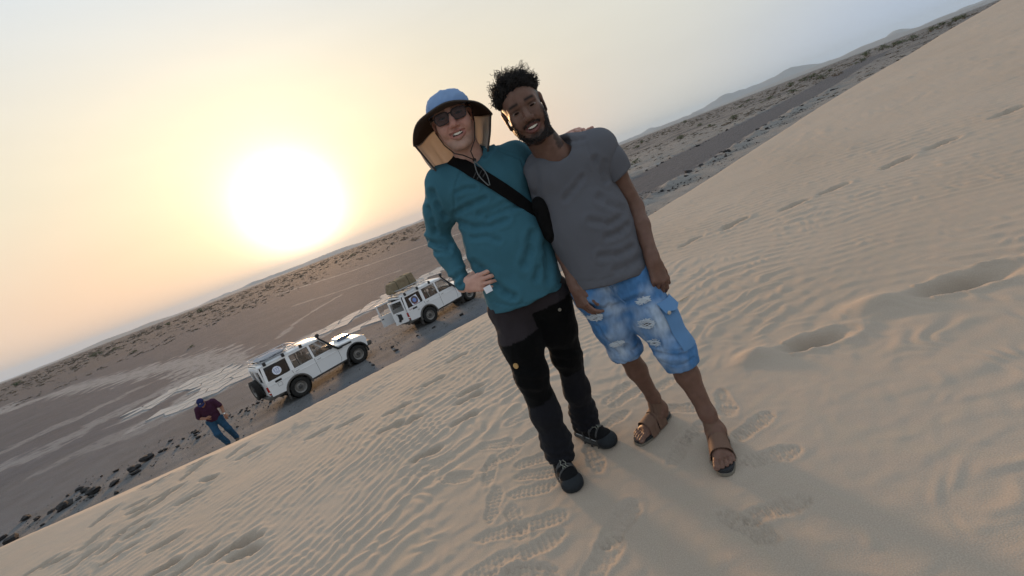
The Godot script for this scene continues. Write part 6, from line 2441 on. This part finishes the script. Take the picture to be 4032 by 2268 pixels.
func make_cars() -> void:
	car_materials()
	var white_vinyl := mat("sticker_white", lin(0.66, 0.70, 0.80), 0.5)
	var blue := mat("sticker_blue", lin(0.06, 0.09, 0.28), 0.5)
	var S := 1.05
	# nearer wagon
	var h1 := Vector3(0.735, 0, -0.678).normalized()
	var b1 := Basis(h1, Vector3.UP, h1.cross(Vector3.UP)).scaled_local(Vector3.ONE * S)
	var c1 := thing("off_road_wagon", "white off-road wagon with spare wheel on its tail and round window sticker, nearest the dune", "car", Vector3(-10.05, PLAIN, -18.85) - h1.cross(Vector3.UP) * 0.76, b1, "white wagons parked on the gravel track")
	build_car(c1, false)
	rack(c1, 0.12)
	# spare wheel on the back
	var sp := Node3D.new()
	sp.name = "carrier"
	c1.add_child(sp)
	wheel(sp, "spare_wheel", Vector3.ZERO, 1.0)
	sp.transform = Transform3D(Basis(Vector3.UP, -PI * 0.5), Vector3(-1.27, 0.98, -0.12))
	# white bonnet scoop; the shade on its near side is painted as dark blue
	var sc := Shape.new()
	sc.box(Vector3(2.62, 1.30, 0.0), Vector3(0.62, 0.14, 0.62), Basis(Vector3(0, 0, 1), -0.05), 0.03)
	part("bonnet_scoop", sc.mesh(), mats.car_white, c1)
	var pl := Shape.new()
	pl.box(Vector3(2.62, 1.305, 0.318), Vector3(0.62, 0.145, 0.012), Basis(Vector3(0, 0, 1), -0.05), 0.004)
	part("scoop_side_shade", pl.mesh(), mat("shade_slate", lin(0.045, 0.075, 0.14), 0.35), c1)
	for k in 3:
		var mk := Shape.new()
		mk.box(Vector3(2.46 + 0.12 * k, 1.31 - 0.006 * k, 0.3265), Vector3(0.07, 0.014, 0.004), Basis(Vector3(0, 0, 1), 0.5 - 0.5 * k))
		part("scoop_mark", mk.mesh(), mat("mark_yellow", lin(0.55, 0.42, 0.10), 0.5), c1)
	# pale folded sheet lashed on the rack
	var ld := thing("folded_tarpaulin", "pale grey folded sheet lying on the roof rack of the nearest wagon", "tarpaulin", c1.transform * Vector3(-0.35, 2.02, 0.0), b1.orthonormalized())
	var rows := []
	var cr := noise_of(101, 2.2, 3)
	for j in 15:
		var row := []
		for i in 13:
			var x := lerpf(-0.55, 0.60, j / 14.0)
			var z := lerpf(-0.55, 0.55, i / 12.0)
			var edge := minf(minf(j, 14 - j) / 2.0, minf(i, 12 - i) / 2.0)
			row.append(Vector3(x, 0.02 + 0.09 * clampf(edge, 0.0, 1.0) + 0.05 * cr.get_noise_2d(x * 1.5, z * 1.5), z))
		rows.append(row)
	part("sheet", curved(rows, 0.06), cloth_mat("tarp_pale", lin(0.40, 0.42, 0.46), 1.5), ld)
	var f1 := slanted(1.0)
	var disc := Shape.new()
	disc.lathe(f1 * Vector3(-0.50, 0.27, 0.006), f1.basis.z, [Vector2(0, 0.17), Vector2(0.004, 0.17), Vector2(0.004, 0.0)], 32)
	part("window_sticker", disc.mesh(), white_vinyl, c1)
	lettering(c1, "ETT", 0.15, Transform3D(f1.basis, f1 * Vector3(-0.50, 0.31, 0.013)), blue)
	var lines := Shape.new()
	for k in 2:
		lines.box(f1 * Vector3(-0.50, 0.22 - 0.045 * k, 0.013), Vector3(0.2 - 0.05 * k, 0.014, 0.002), f1.basis)
	part("sticker_line", lines.mesh(), blue, c1)
	var fuel := Shape.new()
	var ring := []
	for k in 5:
		ring.append(Vector3(-0.62 + [-.08, .08, .08, -.08, -.08][k], 0.93 + [-.07, -.07, .07, .07, -.07][k], 0.812))
	fuel.tube(ring, [0.005], 4, false)
	part("fuel_flap", fuel.mesh(), mats.seam, c1)

	# farther wagon
	var h2 := Vector3(0.762, 0, -0.648).normalized()
	var b2 := Basis(h2, Vector3.UP, h2.cross(Vector3.UP)).scaled_local(Vector3.ONE * S)
	var c2 := thing("off_road_wagon", "white off-road wagon with rear doors open and a large olive bag on its roof", "car", Vector3(-4.60, PLAIN, -23.4) - h2.cross(Vector3.UP) * 0.76, b2, "white wagons parked on the gravel track")
	build_car(c2, true)
	rack(c2, 0.20)
	var sq := Shape.new()
	var tilt := f1.basis * Basis(Vector3(0, 0, 1), 0.12)
	sq.box(f1 * Vector3(-0.46, 0.24, 0.008), Vector3(0.46, 0.44, 0.004), tilt)
	part("window_sticker", sq.mesh(), white_vinyl, c2)
	var em := Shape.new()
	em.lathe(f1 * Vector3(-0.46, 0.25, 0.011), f1.basis.z, [Vector2(0, 0.20), Vector2(0.002, 0.20), Vector2(0.002, 0.105)], 28)
	part("emblem_ring", em.mesh(), mat("emblem_brown", lin(0.10, 0.07, 0.07), 0.6), c2)
	var ec := Shape.new()
	ec.lathe(f1 * Vector3(-0.46, 0.25, 0.011), f1.basis.z, [Vector2(0, 0.105), Vector2(0.003, 0.105), Vector2(0.003, 0.0)], 24)
	part("emblem_centre", ec.mesh(), mat("emblem_blue", lin(0.16, 0.24, 0.55), 0.6), c2)
	var el := Shape.new()
	for k in 3:
		el.box(f1 * Vector3(-0.56 + 0.10 * k, 0.07 + 0.02 * absf(k - 1.0), 0.012), Vector3(0.06, 0.05, 0.004), tilt)
	part("emblem_mark", el.mesh(), mat("emblem_red", lin(0.22, 0.03, 0.05), 0.6), c2)
	lettering(c2, "Grand", 0.10, Transform3D(Basis.IDENTITY, Vector3(-0.82, 1.12, 0.8125)), mat("letter_red", lin(0.22, 0.04, 0.05), 0.6))
	lettering(c2, "4.2", 0.10, Transform3D(Basis.IDENTITY, Vector3(-0.46, 0.93, 0.8125)), mat("letter_dark", lin(0.12, 0.08, 0.09), 0.6))
	var rs := Shape.new()
	rs.box(Vector3(0.22, 1.22, 0.50), Vector3(0.16, 0.52, 0.30), Basis(Vector3(0, 0, 1), 0.15), 0.06)
	part("red_seat_cover", rs.mesh(), cloth_mat("red_cover", lin(0.30, 0.05, 0.04), 3.0), c2)

	# the olive bag on the roof
	var bag := thing("roof_bag", "large olive canvas bag strapped upright on the farther wagon's roof rack", "bag", c2.transform * Vector3(-0.42, 2.06, -0.05), b2.orthonormalized())
	var f := Field.new()
	f.cap(Vector3(-0.62, 0.26, -0.30), Vector3(-0.62, 0.26, 0.30), 0.27, 0.27, 0.1)
	f.cap(Vector3(0.58, 0.42, -0.30), Vector3(0.58, 0.42, 0.30), 0.30, 0.30, 0.1)
	f.cap(Vector3(0.50, 0.25, -0.30), Vector3(0.50, 0.25, 0.30), 0.32, 0.32, 0.1)
	f.cap(Vector3(-0.55, 0.30, -0.22), Vector3(0.55, 0.32, -0.22), 0.34, 0.34, 0.1)
	f.cap(Vector3(-0.55, 0.30, 0.22), Vector3(0.55, 0.32, 0.22), 0.34, 0.34, 0.1)
	f.cut(Vector3(0, 0.02, 0), Vector3.DOWN, 0.03)
	f.cut(Vector3(0, 0.0, 0.42), Vector3(0, 0.10, 1), 0.05)
	f.cut(Vector3(0, 0.0, -0.42), Vector3(0, 0.10, -1), 0.05)
	f.cut(Vector3(-0.78, 0.0, 0), Vector3(-1, 0.25, 0), 0.05)
	f.cut(Vector3(0.80, 0.0, 0), Vector3(1, 0.12, 0), 0.05)
	f.cut(Vector3(0.30, 0.66, 0), Vector3(-0.10, 1, 0), 0.08)
	var sag := noise_of(102, 2.6, 3)
	var slump := func(p: Vector3, _n: Vector3) -> float: return 0.035 * sag.get_noise_3d(p.x * 1.2, p.y * 1.7, p.z * 0.8)
	var canvas := cloth_mat("olive_canvas", lin(0.27, 0.215, 0.14), 2.5)
	part("canvas", grow([[f, 0.035]], Vector3.ZERO, null, slump), canvas, bag)
	for x in [-0.36, 0.34]:
		var stp := Shape.new()
		var pts := []
		for k in 17:
			var a := lerpf(-0.5, PI + 0.5, k / 16.0)
			var dir := Vector3(0, sin(a), cos(a)).normalized()
			var q := f.meet(Vector3(x, 0.3, 0) + dir * 1.2, -dir, 1.2)
			pts.append(q + dir * 0.012)
		stp.tube(pts, [0.022], 4, false)
		part("strap", stp.mesh(), cloth_mat("strap_olive", lin(0.17, 0.15, 0.10), 4.0), bag)


# ---------------------------------------------------------------- rocks, shrubs, crust, far hills
const ROCKS := [[-20.85, -16.25, 0.55], [-19.03, -14.84, 0.75], [-19.63, -15.88, 0.30], [-19.47, -16.04, 0.34], [-19.38, -16.41, 0.36], [-18.65, -16.28, 0.62], [-19.61, -17.54, 0.28], [-18.63, -16.88, 0.45], [-18.31, -17.04, 0.26], [-17.55, -16.11, 0.36], [-17.72, -17.0, 0.62], [-16.99, -16.69, 0.48], [-16.37, -16.51, 0.40], [-16.83, -17.26, 0.52], [-17.19, -18.07, 0.60], [-16.72, -17.58, 0.42], [-18.82, -18.27, 0.24], [-18.33, -18.44, 0.22], [-20.13, -15.33, 0.40], [-16.18, -15.78, 0.22], [-18.37, -15.43, 0.20], [-19.83, -17.14, 0.24], [-16.11, -19.03, 0.24]]
const SHRUBS := [[35.3, -100.1, 2.3], [66.3, -143.3, 3.0], [79.3, -133.8, 3.2], [132.7, -197.7, 4.0], [123.9, -170.5, 3.4], [163, -203.4, 4.6], [261.4, -320.8, 6], [145.5, -174.8, 3.2], [218.1, -245.8, 5], [359.4, -397.6, 9], [389.1, -413.3, 9], [328.9, -341.3, 8], [351.1, -355.9, 7], [323.3, -319.9, 7], [398.2, -378.4, 9], [479.1, -443.3, 9], [481.8, -433.7, 10], [453.2, -399.9, 9], [256.4, -407.3, 6], [380.7, -791.8, 9], [301.8, -398.6, 6], [250.8, -323.4, 6], [244.2, -336.9, 6], [68, -120.4, 1.8], [79.2, -148.5, 2.2], [145.7, -386.1, 5], [-18, -167.1, 4.0], [-24, -150, 2.5], [-227.4, -253.1, 6], [-203.3, -237.6, 4], [-267.5, -368.1, 6], [-273.5, -419.9, 8], [-47, -66.4, 0.9], [-312.1, -288.7, 6], [-100.4, -121.3, 2.0], [-38, -210, 3], [-90, -300, 4], [40, -180, 2.5], [95, -260, 4], [170, -280, 4], [12, -118, 1.6], [110, -215, 3]]


func rock_mesh(s: int, flat: float) -> ArrayMesh:
	var base := SphereMesh.new()
	base.radial_segments = 9
	base.rings = 5
	base.radius = 0.5
	base.height = 1.0
	var arr := base.get_mesh_arrays()
	var v: PackedVector3Array = arr[Mesh.ARRAY_VERTEX]
	var n := noise_of(s, 1.7, 2, FastNoiseLite.TYPE_CELLULAR)
	var n2 := noise_of(s + 50, 2.4, 2)
	for k in v.size():
		var p := v[k]
		p *= 1.0 + 0.55 * n.get_noise_3dv(p) + 0.45 * n2.get_noise_3dv(p * 1.3)
		p.y *= flat
		v[k] = p
	var idx: PackedInt32Array = arr[Mesh.ARRAY_INDEX]
	var sh := Shape.new()
	for t in range(0, idx.size(), 3):
		if v[idx[t]].distance_squared_to(v[idx[t + 1]]) < 1e-8 or v[idx[t]].distance_squared_to(v[idx[t + 2]]) < 1e-8 or v[idx[t + 1]].distance_squared_to(v[idx[t + 2]]) < 1e-8:
			continue
		sh.tri(v[idx[t]], v[idx[t + 1]], v[idx[t + 2]])
	return sh.mesh()


func ground_at(x: float, z: float) -> float:
	return maxf(PLAIN, dune_height(x, z))


func make_rocks() -> void:
	var r := RandomNumberGenerator.new()
	r.seed = 77
	var shapes := []
	for k in 7:
		shapes.append(rock_mesh(200 + k, 0.62 + 0.06 * (k % 3)))
	var basalt := textured("basalt", lin(0.042, 0.040, 0.042), 0.9, "gravel", "gravel_n", 2.0, 1.0)
	var place := func(x: float, z: float, size: float, label: String, group: String) -> void:
		var o := part("rock", shapes[r.randi() % 7], basalt, self)
		var b := Basis(Vector3.UP, r.randf() * TAU) * Basis(Vector3.RIGHT, r.randf_range(-0.3, 0.3))
		o.transform = Transform3D(b.scaled_local(Vector3(size * r.randf_range(0.9, 1.5), size * r.randf_range(0.7, 1.0), size * r.randf_range(0.8, 1.2))), Vector3(x, ground_at(x, z) + size * 0.16, z))
		tag(o, label, "rock", group)
	var by_side := func(a, b) -> bool: return atan2(a[0], -a[1]) < atan2(b[0], -b[1])
	var order := []
	for k in ROCKS.size():
		order.append([ROCKS[k][0], ROCKS[k][1], k])
	order.sort_custom(by_side)
	var small_no := 0
	var big_no := 0
	for entry in order:
		var k: int = entry[2]
		var big: float = ROCKS[k][2]
		var label := ""
		if k == 1:
			label = "largest dark rock, lowest of the cluster by the dune's left edge"
		elif k == 0:
			label = "rounded dark boulder standing alone at the far left of the rock cluster"
		elif k == 14:
			label = "tall dark boulder topping the upper right end of the rock cluster"
		elif big > 0.4:
			big_no += 1
			label = "big dark boulder in the cluster at the dune's foot, %s of them from the left" % nth(big_no)
		else:
			small_no += 1
			label = "small dark rock among the boulders at the dune's foot, %s from the left" % nth(small_no)
		place.call(ROCKS[k][0] + r.randfn(0.0, 0.18), ROCKS[k][1] + r.randfn(0.0, 0.25), big * r.randf_range(0.65, 1.1), label, "basalt rocks at the foot of the dune")
	# stones strewn from the cluster along the track to the wagons
	var strewn := []
	for k in 40:
		var u := r.randf()
		var a := Vector2(-16.6, -18.4).lerp(Vector2(-1.2, -23.2), u)
		var off := r.randfn(0.0, 0.75)
		var p := a + Vector2(-0.35, -0.9).normalized() * (off - 1.6 * u * (1.0 - u))
		if k < 26:
			p = Vector2(-17.0, -18.2).lerp(Vector2(-11.4, -21.4), u) + Vector2(r.randfn(0.0, 0.6), r.randfn(0.0, 0.6))
		strewn.append([p.x, p.y, r.randf_range(0.08, 0.26)])
	strewn.sort_custom(by_side)
	for k in strewn.size():
		place.call(strewn[k][0], strewn[k][1], strewn[k][2], "small dark stone strewn along the gravel track, %s from the boulders" % nth(k + 1), "stones strewn along the gravel track")
	var between := [[-2.9, -22.4, 0.30], [-6.1, -20.4, 0.24], [-5.2, -21.6, 0.20], [-7.0, -19.4, 0.18], [-0.6, -23.6, 0.2], [-7.3, -20.0, 0.14]]
	between.sort_custom(by_side)
	for k in between.size():
		place.call(between[k][0], between[k][1], between[k][2], "dark stone on pale gravel between the two wagons and the dune, %s from the left" % nth(k + 1), "stones between wagons and dune")
	# rows along the road
	var near := [[12.0, -36.4], [19.3, -44.1], [30.0, -52.8], [46.5, -69.3], [80.0, -98.4]]
	var far := [[22.0, -66.5], [29.7, -72.7], [46.9, -87.9], [75.7, -119.3], [139.4, -177.1]]
	for q in [[near, 85, "dark stone in the row along the near road edge, %s from the left", "stones along the near road edge"], [far, 45, "dark stone in the row along the far road edge, %s from the left", "stones along the far road edge"]]:
		var pts: Array = q[0]
		var row := []
		for k in q[1]:
			var t := pow(r.randf(), 0.8) * (pts.size() - 1.001)
			var j := int(t)
			var a := Vector2(pts[j][0], pts[j][1]).lerp(Vector2(pts[j + 1][0], pts[j + 1][1]), t - j)
			a += Vector2(0.67, 0.74) * r.randfn(0.0, 0.8)
			row.append([a.x, a.y, r.randf_range(0.22, 0.55) * (1.0 + 0.10 * j) * (1.7 if r.randf() < 0.1 else 1.0)])
		row.sort_custom(by_side)
		for k in row.size():
			place.call(row[k][0], row[k][1], row[k][2], q[2] % nth(k + 1), q[3])
	# uncountable gravel
	var mm := MultiMesh.new()
	mm.transform_format = MultiMesh.TRANSFORM_3D
	mm.mesh = rock_mesh(260, 0.7)
	mm.instance_count = 5200
	for k in 5200:
		var u := r.randf()
		var p := Vector2(-20.0, -15.5).lerp(Vector2(6.0, -30.5), u) + Vector2(r.randfn(0.0, 1.7), r.randfn(0.0, 1.7))
		if k > 2600:
			var w := r.randf()
			p = Vector2(9.0, -34.0).lerp(Vector2(60.0, -80.0), w * w) + Vector2(r.randfn(0.0, 2.4), r.randfn(0.0, 2.4))
		var s := (0.02 + 0.07 * pow(r.randf(), 3.0)) * (1.0 if k <= 2600 else 2.6)
		mm.set_instance_transform(k, Transform3D(Basis(Vector3.UP, r.randf() * TAU).scaled_local(Vector3(s, s * 0.8, s * 1.2)), Vector3(p.x, ground_at(p.x, p.y) + s * 0.1, p.y)))
	var gm := MultiMeshInstance3D.new()
	gm.name = "gravel"
	gm.multimesh = mm
	gm.material_override = textured("gravel_stone", lin(0.075, 0.070, 0.068), 0.9, "gravel", "", 3.0)
	add_child(gm)
	tag(gm, "loose dark gravel scattered over the track and the road verges", "gravel")
	gm.set_meta("kind", "stuff")


func make_shrubs() -> void:
	var r := RandomNumberGenerator.new()
	r.seed = 91
	var leaf := mat("shrub_leaf", Color(1, 1, 1), 0.9)
	leaf.vertex_color_use_as_albedo = true
	leaf.backlight_enabled = true
	leaf.backlight = Color(0.3, 0.3, 0.2)
	var wood := mat("shrub_wood", lin(0.10, 0.075, 0.055), 0.95)
	var kinds := []
	for k in 4:
		var f := Shape.new()
		var st := Shape.new()
		var clumps := []
		for c in 9 + 2 * k:
			var a := r.randf() * TAU
			var d := sqrt(r.randf()) * 0.42
			var tip := Vector3(cos(a) * d, r.randf_range(0.16, 0.44) * (1.0 - d), sin(a) * d)
			clumps.append(tip)
			st.tube([Vector3(cos(a) * 0.02, -0.02, sin(a) * 0.02), tip * 0.55 + Vector3(0, 0.04, 0), tip], [0.012, 0.009, 0.004], 4, false)
		for q in 420:
			var c: Vector3 = clumps[r.randi() % clumps.size()]
			var p := c + Vector3(r.randfn(0, 0.062), r.randfn(0, 0.05), r.randfn(0, 0.062))
			p.y = maxf(p.y, 0.0)
			var u := Vector3(r.randfn(0, 1), r.randfn(0, 1), r.randfn(0, 1)).normalized() * r.randf_range(0.018, 0.042)
			var w := u.cross(Vector3(r.randfn(0, 1), r.randfn(0, 1), r.randfn(0, 1)).normalized()).normalized() * r.randf_range(0.010, 0.02)
			var t := r.randf_range(0.6, 1.3)
			f.tint = Color(0.075 * t, 0.095 * t, 0.045 * t) if k < 3 else Color(0.12 * t, 0.095 * t, 0.065 * t)
			f.quad(p - u, p - w, p + u, p + w)
		kinds.append([f.mesh(), st.mesh()])
	var order := range(SHRUBS.size())
	order.sort_custom(func(a, b) -> bool: return atan2(SHRUBS[a][0], -SHRUBS[a][1]) < atan2(SHRUBS[b][0], -SHRUBS[b][1]))
	var right_no := 0
	var left_no := 0
	for k in order:
		var s: Array = SHRUBS[k]
		var near_road: bool = s[0] > 0.0
		var kind: int = k % 4 if s[2] < 4.0 else k % 3
		if near_road:
			right_no += 1
		else:
			left_no += 1
		var label := "olive green shrub beyond the road, %s of those from the left" % nth(right_no) if near_road else "dark low shrub far out on the grey left-hand plain, %s from the left" % nth(left_no)
		var group := "shrubs beyond the road" if near_road else "shrubs on the left-hand plain"
		if k == 0:
			label = "low green bush just beyond the road, nearest the grey shirt's sleeve"
		elif k == 1:
			label = "dry olive bush alone on pale ground right of the grey shirt"
		elif k == 26:
			label = "green bush seen in the gap under the teal sleeve's bent arm"
		var o := thing("desert_shrub", label, "shrub", Vector3(s[0], PLAIN - 0.05, s[1]), Basis(Vector3.UP, r.randf() * TAU).scaled_local(Vector3(s[2] * 1.35, s[2] * r.randf_range(0.9, 1.3), s[2] * r.randf_range(1.1, 1.6))), group)
		part("foliage", kinds[kind][0], leaf, o)
		part("stems", kinds[kind][1], wood, o)
	# far scrub that reads as one rough mass
	var tuft := Shape.new()
	for q in 40:
		var p := Vector3(r.randfn(0, 0.25), absf(r.randfn(0, 0.14)), r.randfn(0, 0.25))
		var u := Vector3(r.randfn(0, 1), r.randfn(0, 0.6), r.randfn(0, 1)).normalized() * 0.12
		var w := u.cross(Vector3(r.randfn(0, 1), r.randfn(0, 1), r.randfn(0, 1)).normalized()).normalized() * 0.07
		var t := r.randf_range(0.7, 1.3)
		tuft.tint = Color(0.095 * t, 0.078 * t, 0.055 * t)
		tuft.quad(p - u, p - w, p + u, p + w)
	var mm := MultiMesh.new()
	mm.transform_format = MultiMesh.TRANSFORM_3D
	mm.mesh = tuft.mesh()
	var places := []
	var patch := noise_of(95, 0.008, 3)
	while places.size() < 5200:
		var a := deg_to_rad(r.randf_range(-58.0, 58.0))
		var d := 130.0 * pow(18.0, r.randf())
		if a > 0.0 and r.randf() < 0.25:
			d = r.randf_range(75.0, 200.0)
		var x := sin(a) * d
		var z := -cos(a) * d
		if seg_dist(Vector2(x, z), ROAD) < 9.5 or (x > 0.0 and z > -70.0):
			continue
		if patch.get_noise_2d(x, z) + 0.25 * float(d > 300.0) + 0.1 < r.randf_range(-0.2, 0.3):
			continue
		places.append(Vector3(x, d, z))
	mm.instance_count = places.size()
	for k in places.size():
		var p: Vector3 = places[k]
		var s: float = (0.5 + 1.0 * pow(r.randf(), 2.0)) * clampf(p.y / 200.0, 0.6, 3.0)
		mm.set_instance_transform(k, Transform3D(Basis(Vector3.UP, r.randf() * TAU).scaled_local(Vector3(s * 1.4, s * 0.8, s * 1.2)), Vector3(p.x, PLAIN, p.z)))
	var gm := MultiMeshInstance3D.new()
	gm.name = "scrub"
	gm.multimesh = mm
	gm.material_override = leaf
	add_child(gm)
	tag(gm, "low dry brown scrub dotting the far plain towards the horizon", "scrub")
	gm.set_meta("kind", "stuff")


# plates of dried mud, curled at the edges, on the pale strips behind the wagons
func make_crust() -> void:
	var r := RandomNumberGenerator.new()
	r.seed = 131
	var m := textured("mud_plate", lin(0.47, 0.455, 0.43), 0.85, "coarse", "gravel_n", 1.2, 0.35)
	var plain: Node = get_node("desert_plain")
	var found := []
	var step := 1.15
	var flake := noise_of(45, 1.6, 3)
	var jit := {}
	var corner := func(i: int, j: int) -> Vector2:
		var key := Vector2i(i, j)
		if not jit.has(key):
			jit[key] = Vector2(i * step, j * step) + Vector2(r.randf_range(-0.42, 0.42), r.randf_range(-0.42, 0.42))
		return jit[key]
	for q in [PALE[1], PALE[2], PALE[3]]:
		var lo := Vector2(1e9, 1e9)
		var hi := -lo
		for p in q[2]:
			lo = lo.min(Vector2(p[0], p[1]))
			hi = hi.max(Vector2(p[0], p[1]))
		for i in range(int(lo.x / step) - 3, int(hi.x / step) + 4):
			for j in range(int(maxf(lo.y, -52.0) / step) - 3, int(hi.y / step) + 4):
				var c := Vector2(i + 0.5, j + 0.5) * step
				if seg_dist(c, q[2]) > q[0] * 0.8 * r.randf_range(0.7, 1.1) or found.has(Vector2i(i, j)):
					continue
				found.append(Vector2i(i, j))
	found.sort_custom(func(a: Vector2i, b: Vector2i) -> bool: return a.y > b.y)
	var rest := Shape.new()
	for k in found.size():
		var i: int = found[k].x
		var j: int = found[k].y
		var p := [corner.call(i, j), corner.call(i + 1, j), corner.call(i + 1, j + 1), corner.call(i, j + 1)]
		var mid: Vector2 = (p[0] + p[1] + p[2] + p[3]) * 0.25
		var sh := rest if k >= 300 else Shape.new()
		var y := PLAIN + 0.022 + r.randf_range(0.0, 0.015)
		var top := []
		var low := []
		for e in 4:
			var d: Vector2 = mid.lerp(p[e], 0.90)
			top.append(Vector3(d.x, y + r.randf_range(0.0, 0.025), d.y))
			low.append(Vector3(d.x, PLAIN - 0.12, d.y))
		var cen := Vector3(mid.x, y - 0.012, mid.y)
		for e in 4:
			sh.tri(cen, top[(e + 1) % 4], top[e])
			sh.quad(top[e], top[(e + 1) % 4], low[(e + 1) % 4], low[e])
		if k < 300:
			part("mud_plate", sh.mesh(), m, plain)
	if rest.v.size():
		var o := part("mud_crust", rest.mesh(), m, plain)
		o.set_meta("kind", "stuff")


func make_hills() -> void:
	# [distance, first azimuth, last azimuth, height, seed]
	var list := [[30000.0, 8.0, 66.0, 560.0, 301], [42000.0, 0.0, 66.0, 1250.0, 302], [26000.0, -62.0, -20.0, 200.0, 303], [36000.0, -38.0, 8.0, 360.0, 304]]
	for q in list:
		var nz := noise_of(q[4], 0.00022, 4)
		var big := noise_of(q[4] + 9, 0.00008, 2)
		var v := PackedVector3Array()
		var idx := PackedInt32Array()
		var A := 220
		for j in 9:
			var d: float = q[0] + (j - 4) * 900.0
			for i in A + 1:
				var u := i / float(A)
				var a := deg_to_rad(lerpf(q[1], q[2], u))
				var x: float = sin(a) * d
				var z: float = -cos(a) * d
				var env := smoothstep(0.0, 0.18, u) * (1.0 if q[1] > 0.0 else 1.0 - smoothstep(0.75, 1.0, u))
				var prof := pow(1.0 - absf(j - 4) / 4.0, 1.2)
				var h: float = q[3] * env * prof * clampf(0.48 + 0.5 * nz.get_noise_2d(x, z) + 0.55 * big.get_noise_2d(x, z), 0.02, 1.2)
				v.append(Vector3(x, PLAIN - 3.0 + h, z))
		for j in 8:
			for i in A:
				var k := j * (A + 1) + i
				idx.append_array([k, k + A + 1, k + 1, k + 1, k + A + 1, k + A + 2])
		var o := part("hills", commit(v, smooth_normals(v, idx), idx), textured("hill_rock", lin(0.16, 0.135, 0.115), 0.95, "coarse", "", 0.002), self)
		o.set_meta("kind", "structure")


func make_props() -> void:
	make_hills()
	make_rocks()
	make_shrubs()
	make_crust()
	var tw := Shape.new()
	tw.tube([Vector3(0, 0, 0), Vector3(0.05, 0.012, 0.01), Vector3(0.10, 0.008, -0.01)], [0.0025, 0.002, 0.001], 5)
	tw.tube([Vector3(0.03, 0.008, 0.005), Vector3(0.06, 0.02, 0.035)], [0.0015, 0.001], 5)
	var o := part("dry_twig", tw.mesh(), mat("twig", lin(0.42, 0.30, 0.16), 0.9), self)
	var x := 1.24
	var z := -3.47
	o.position = Vector3(x, dune_height(x, z) + 0.012, z)
	tag(o, "thin dry twig lying on the rippled sand right of the hanging hand", "twig")
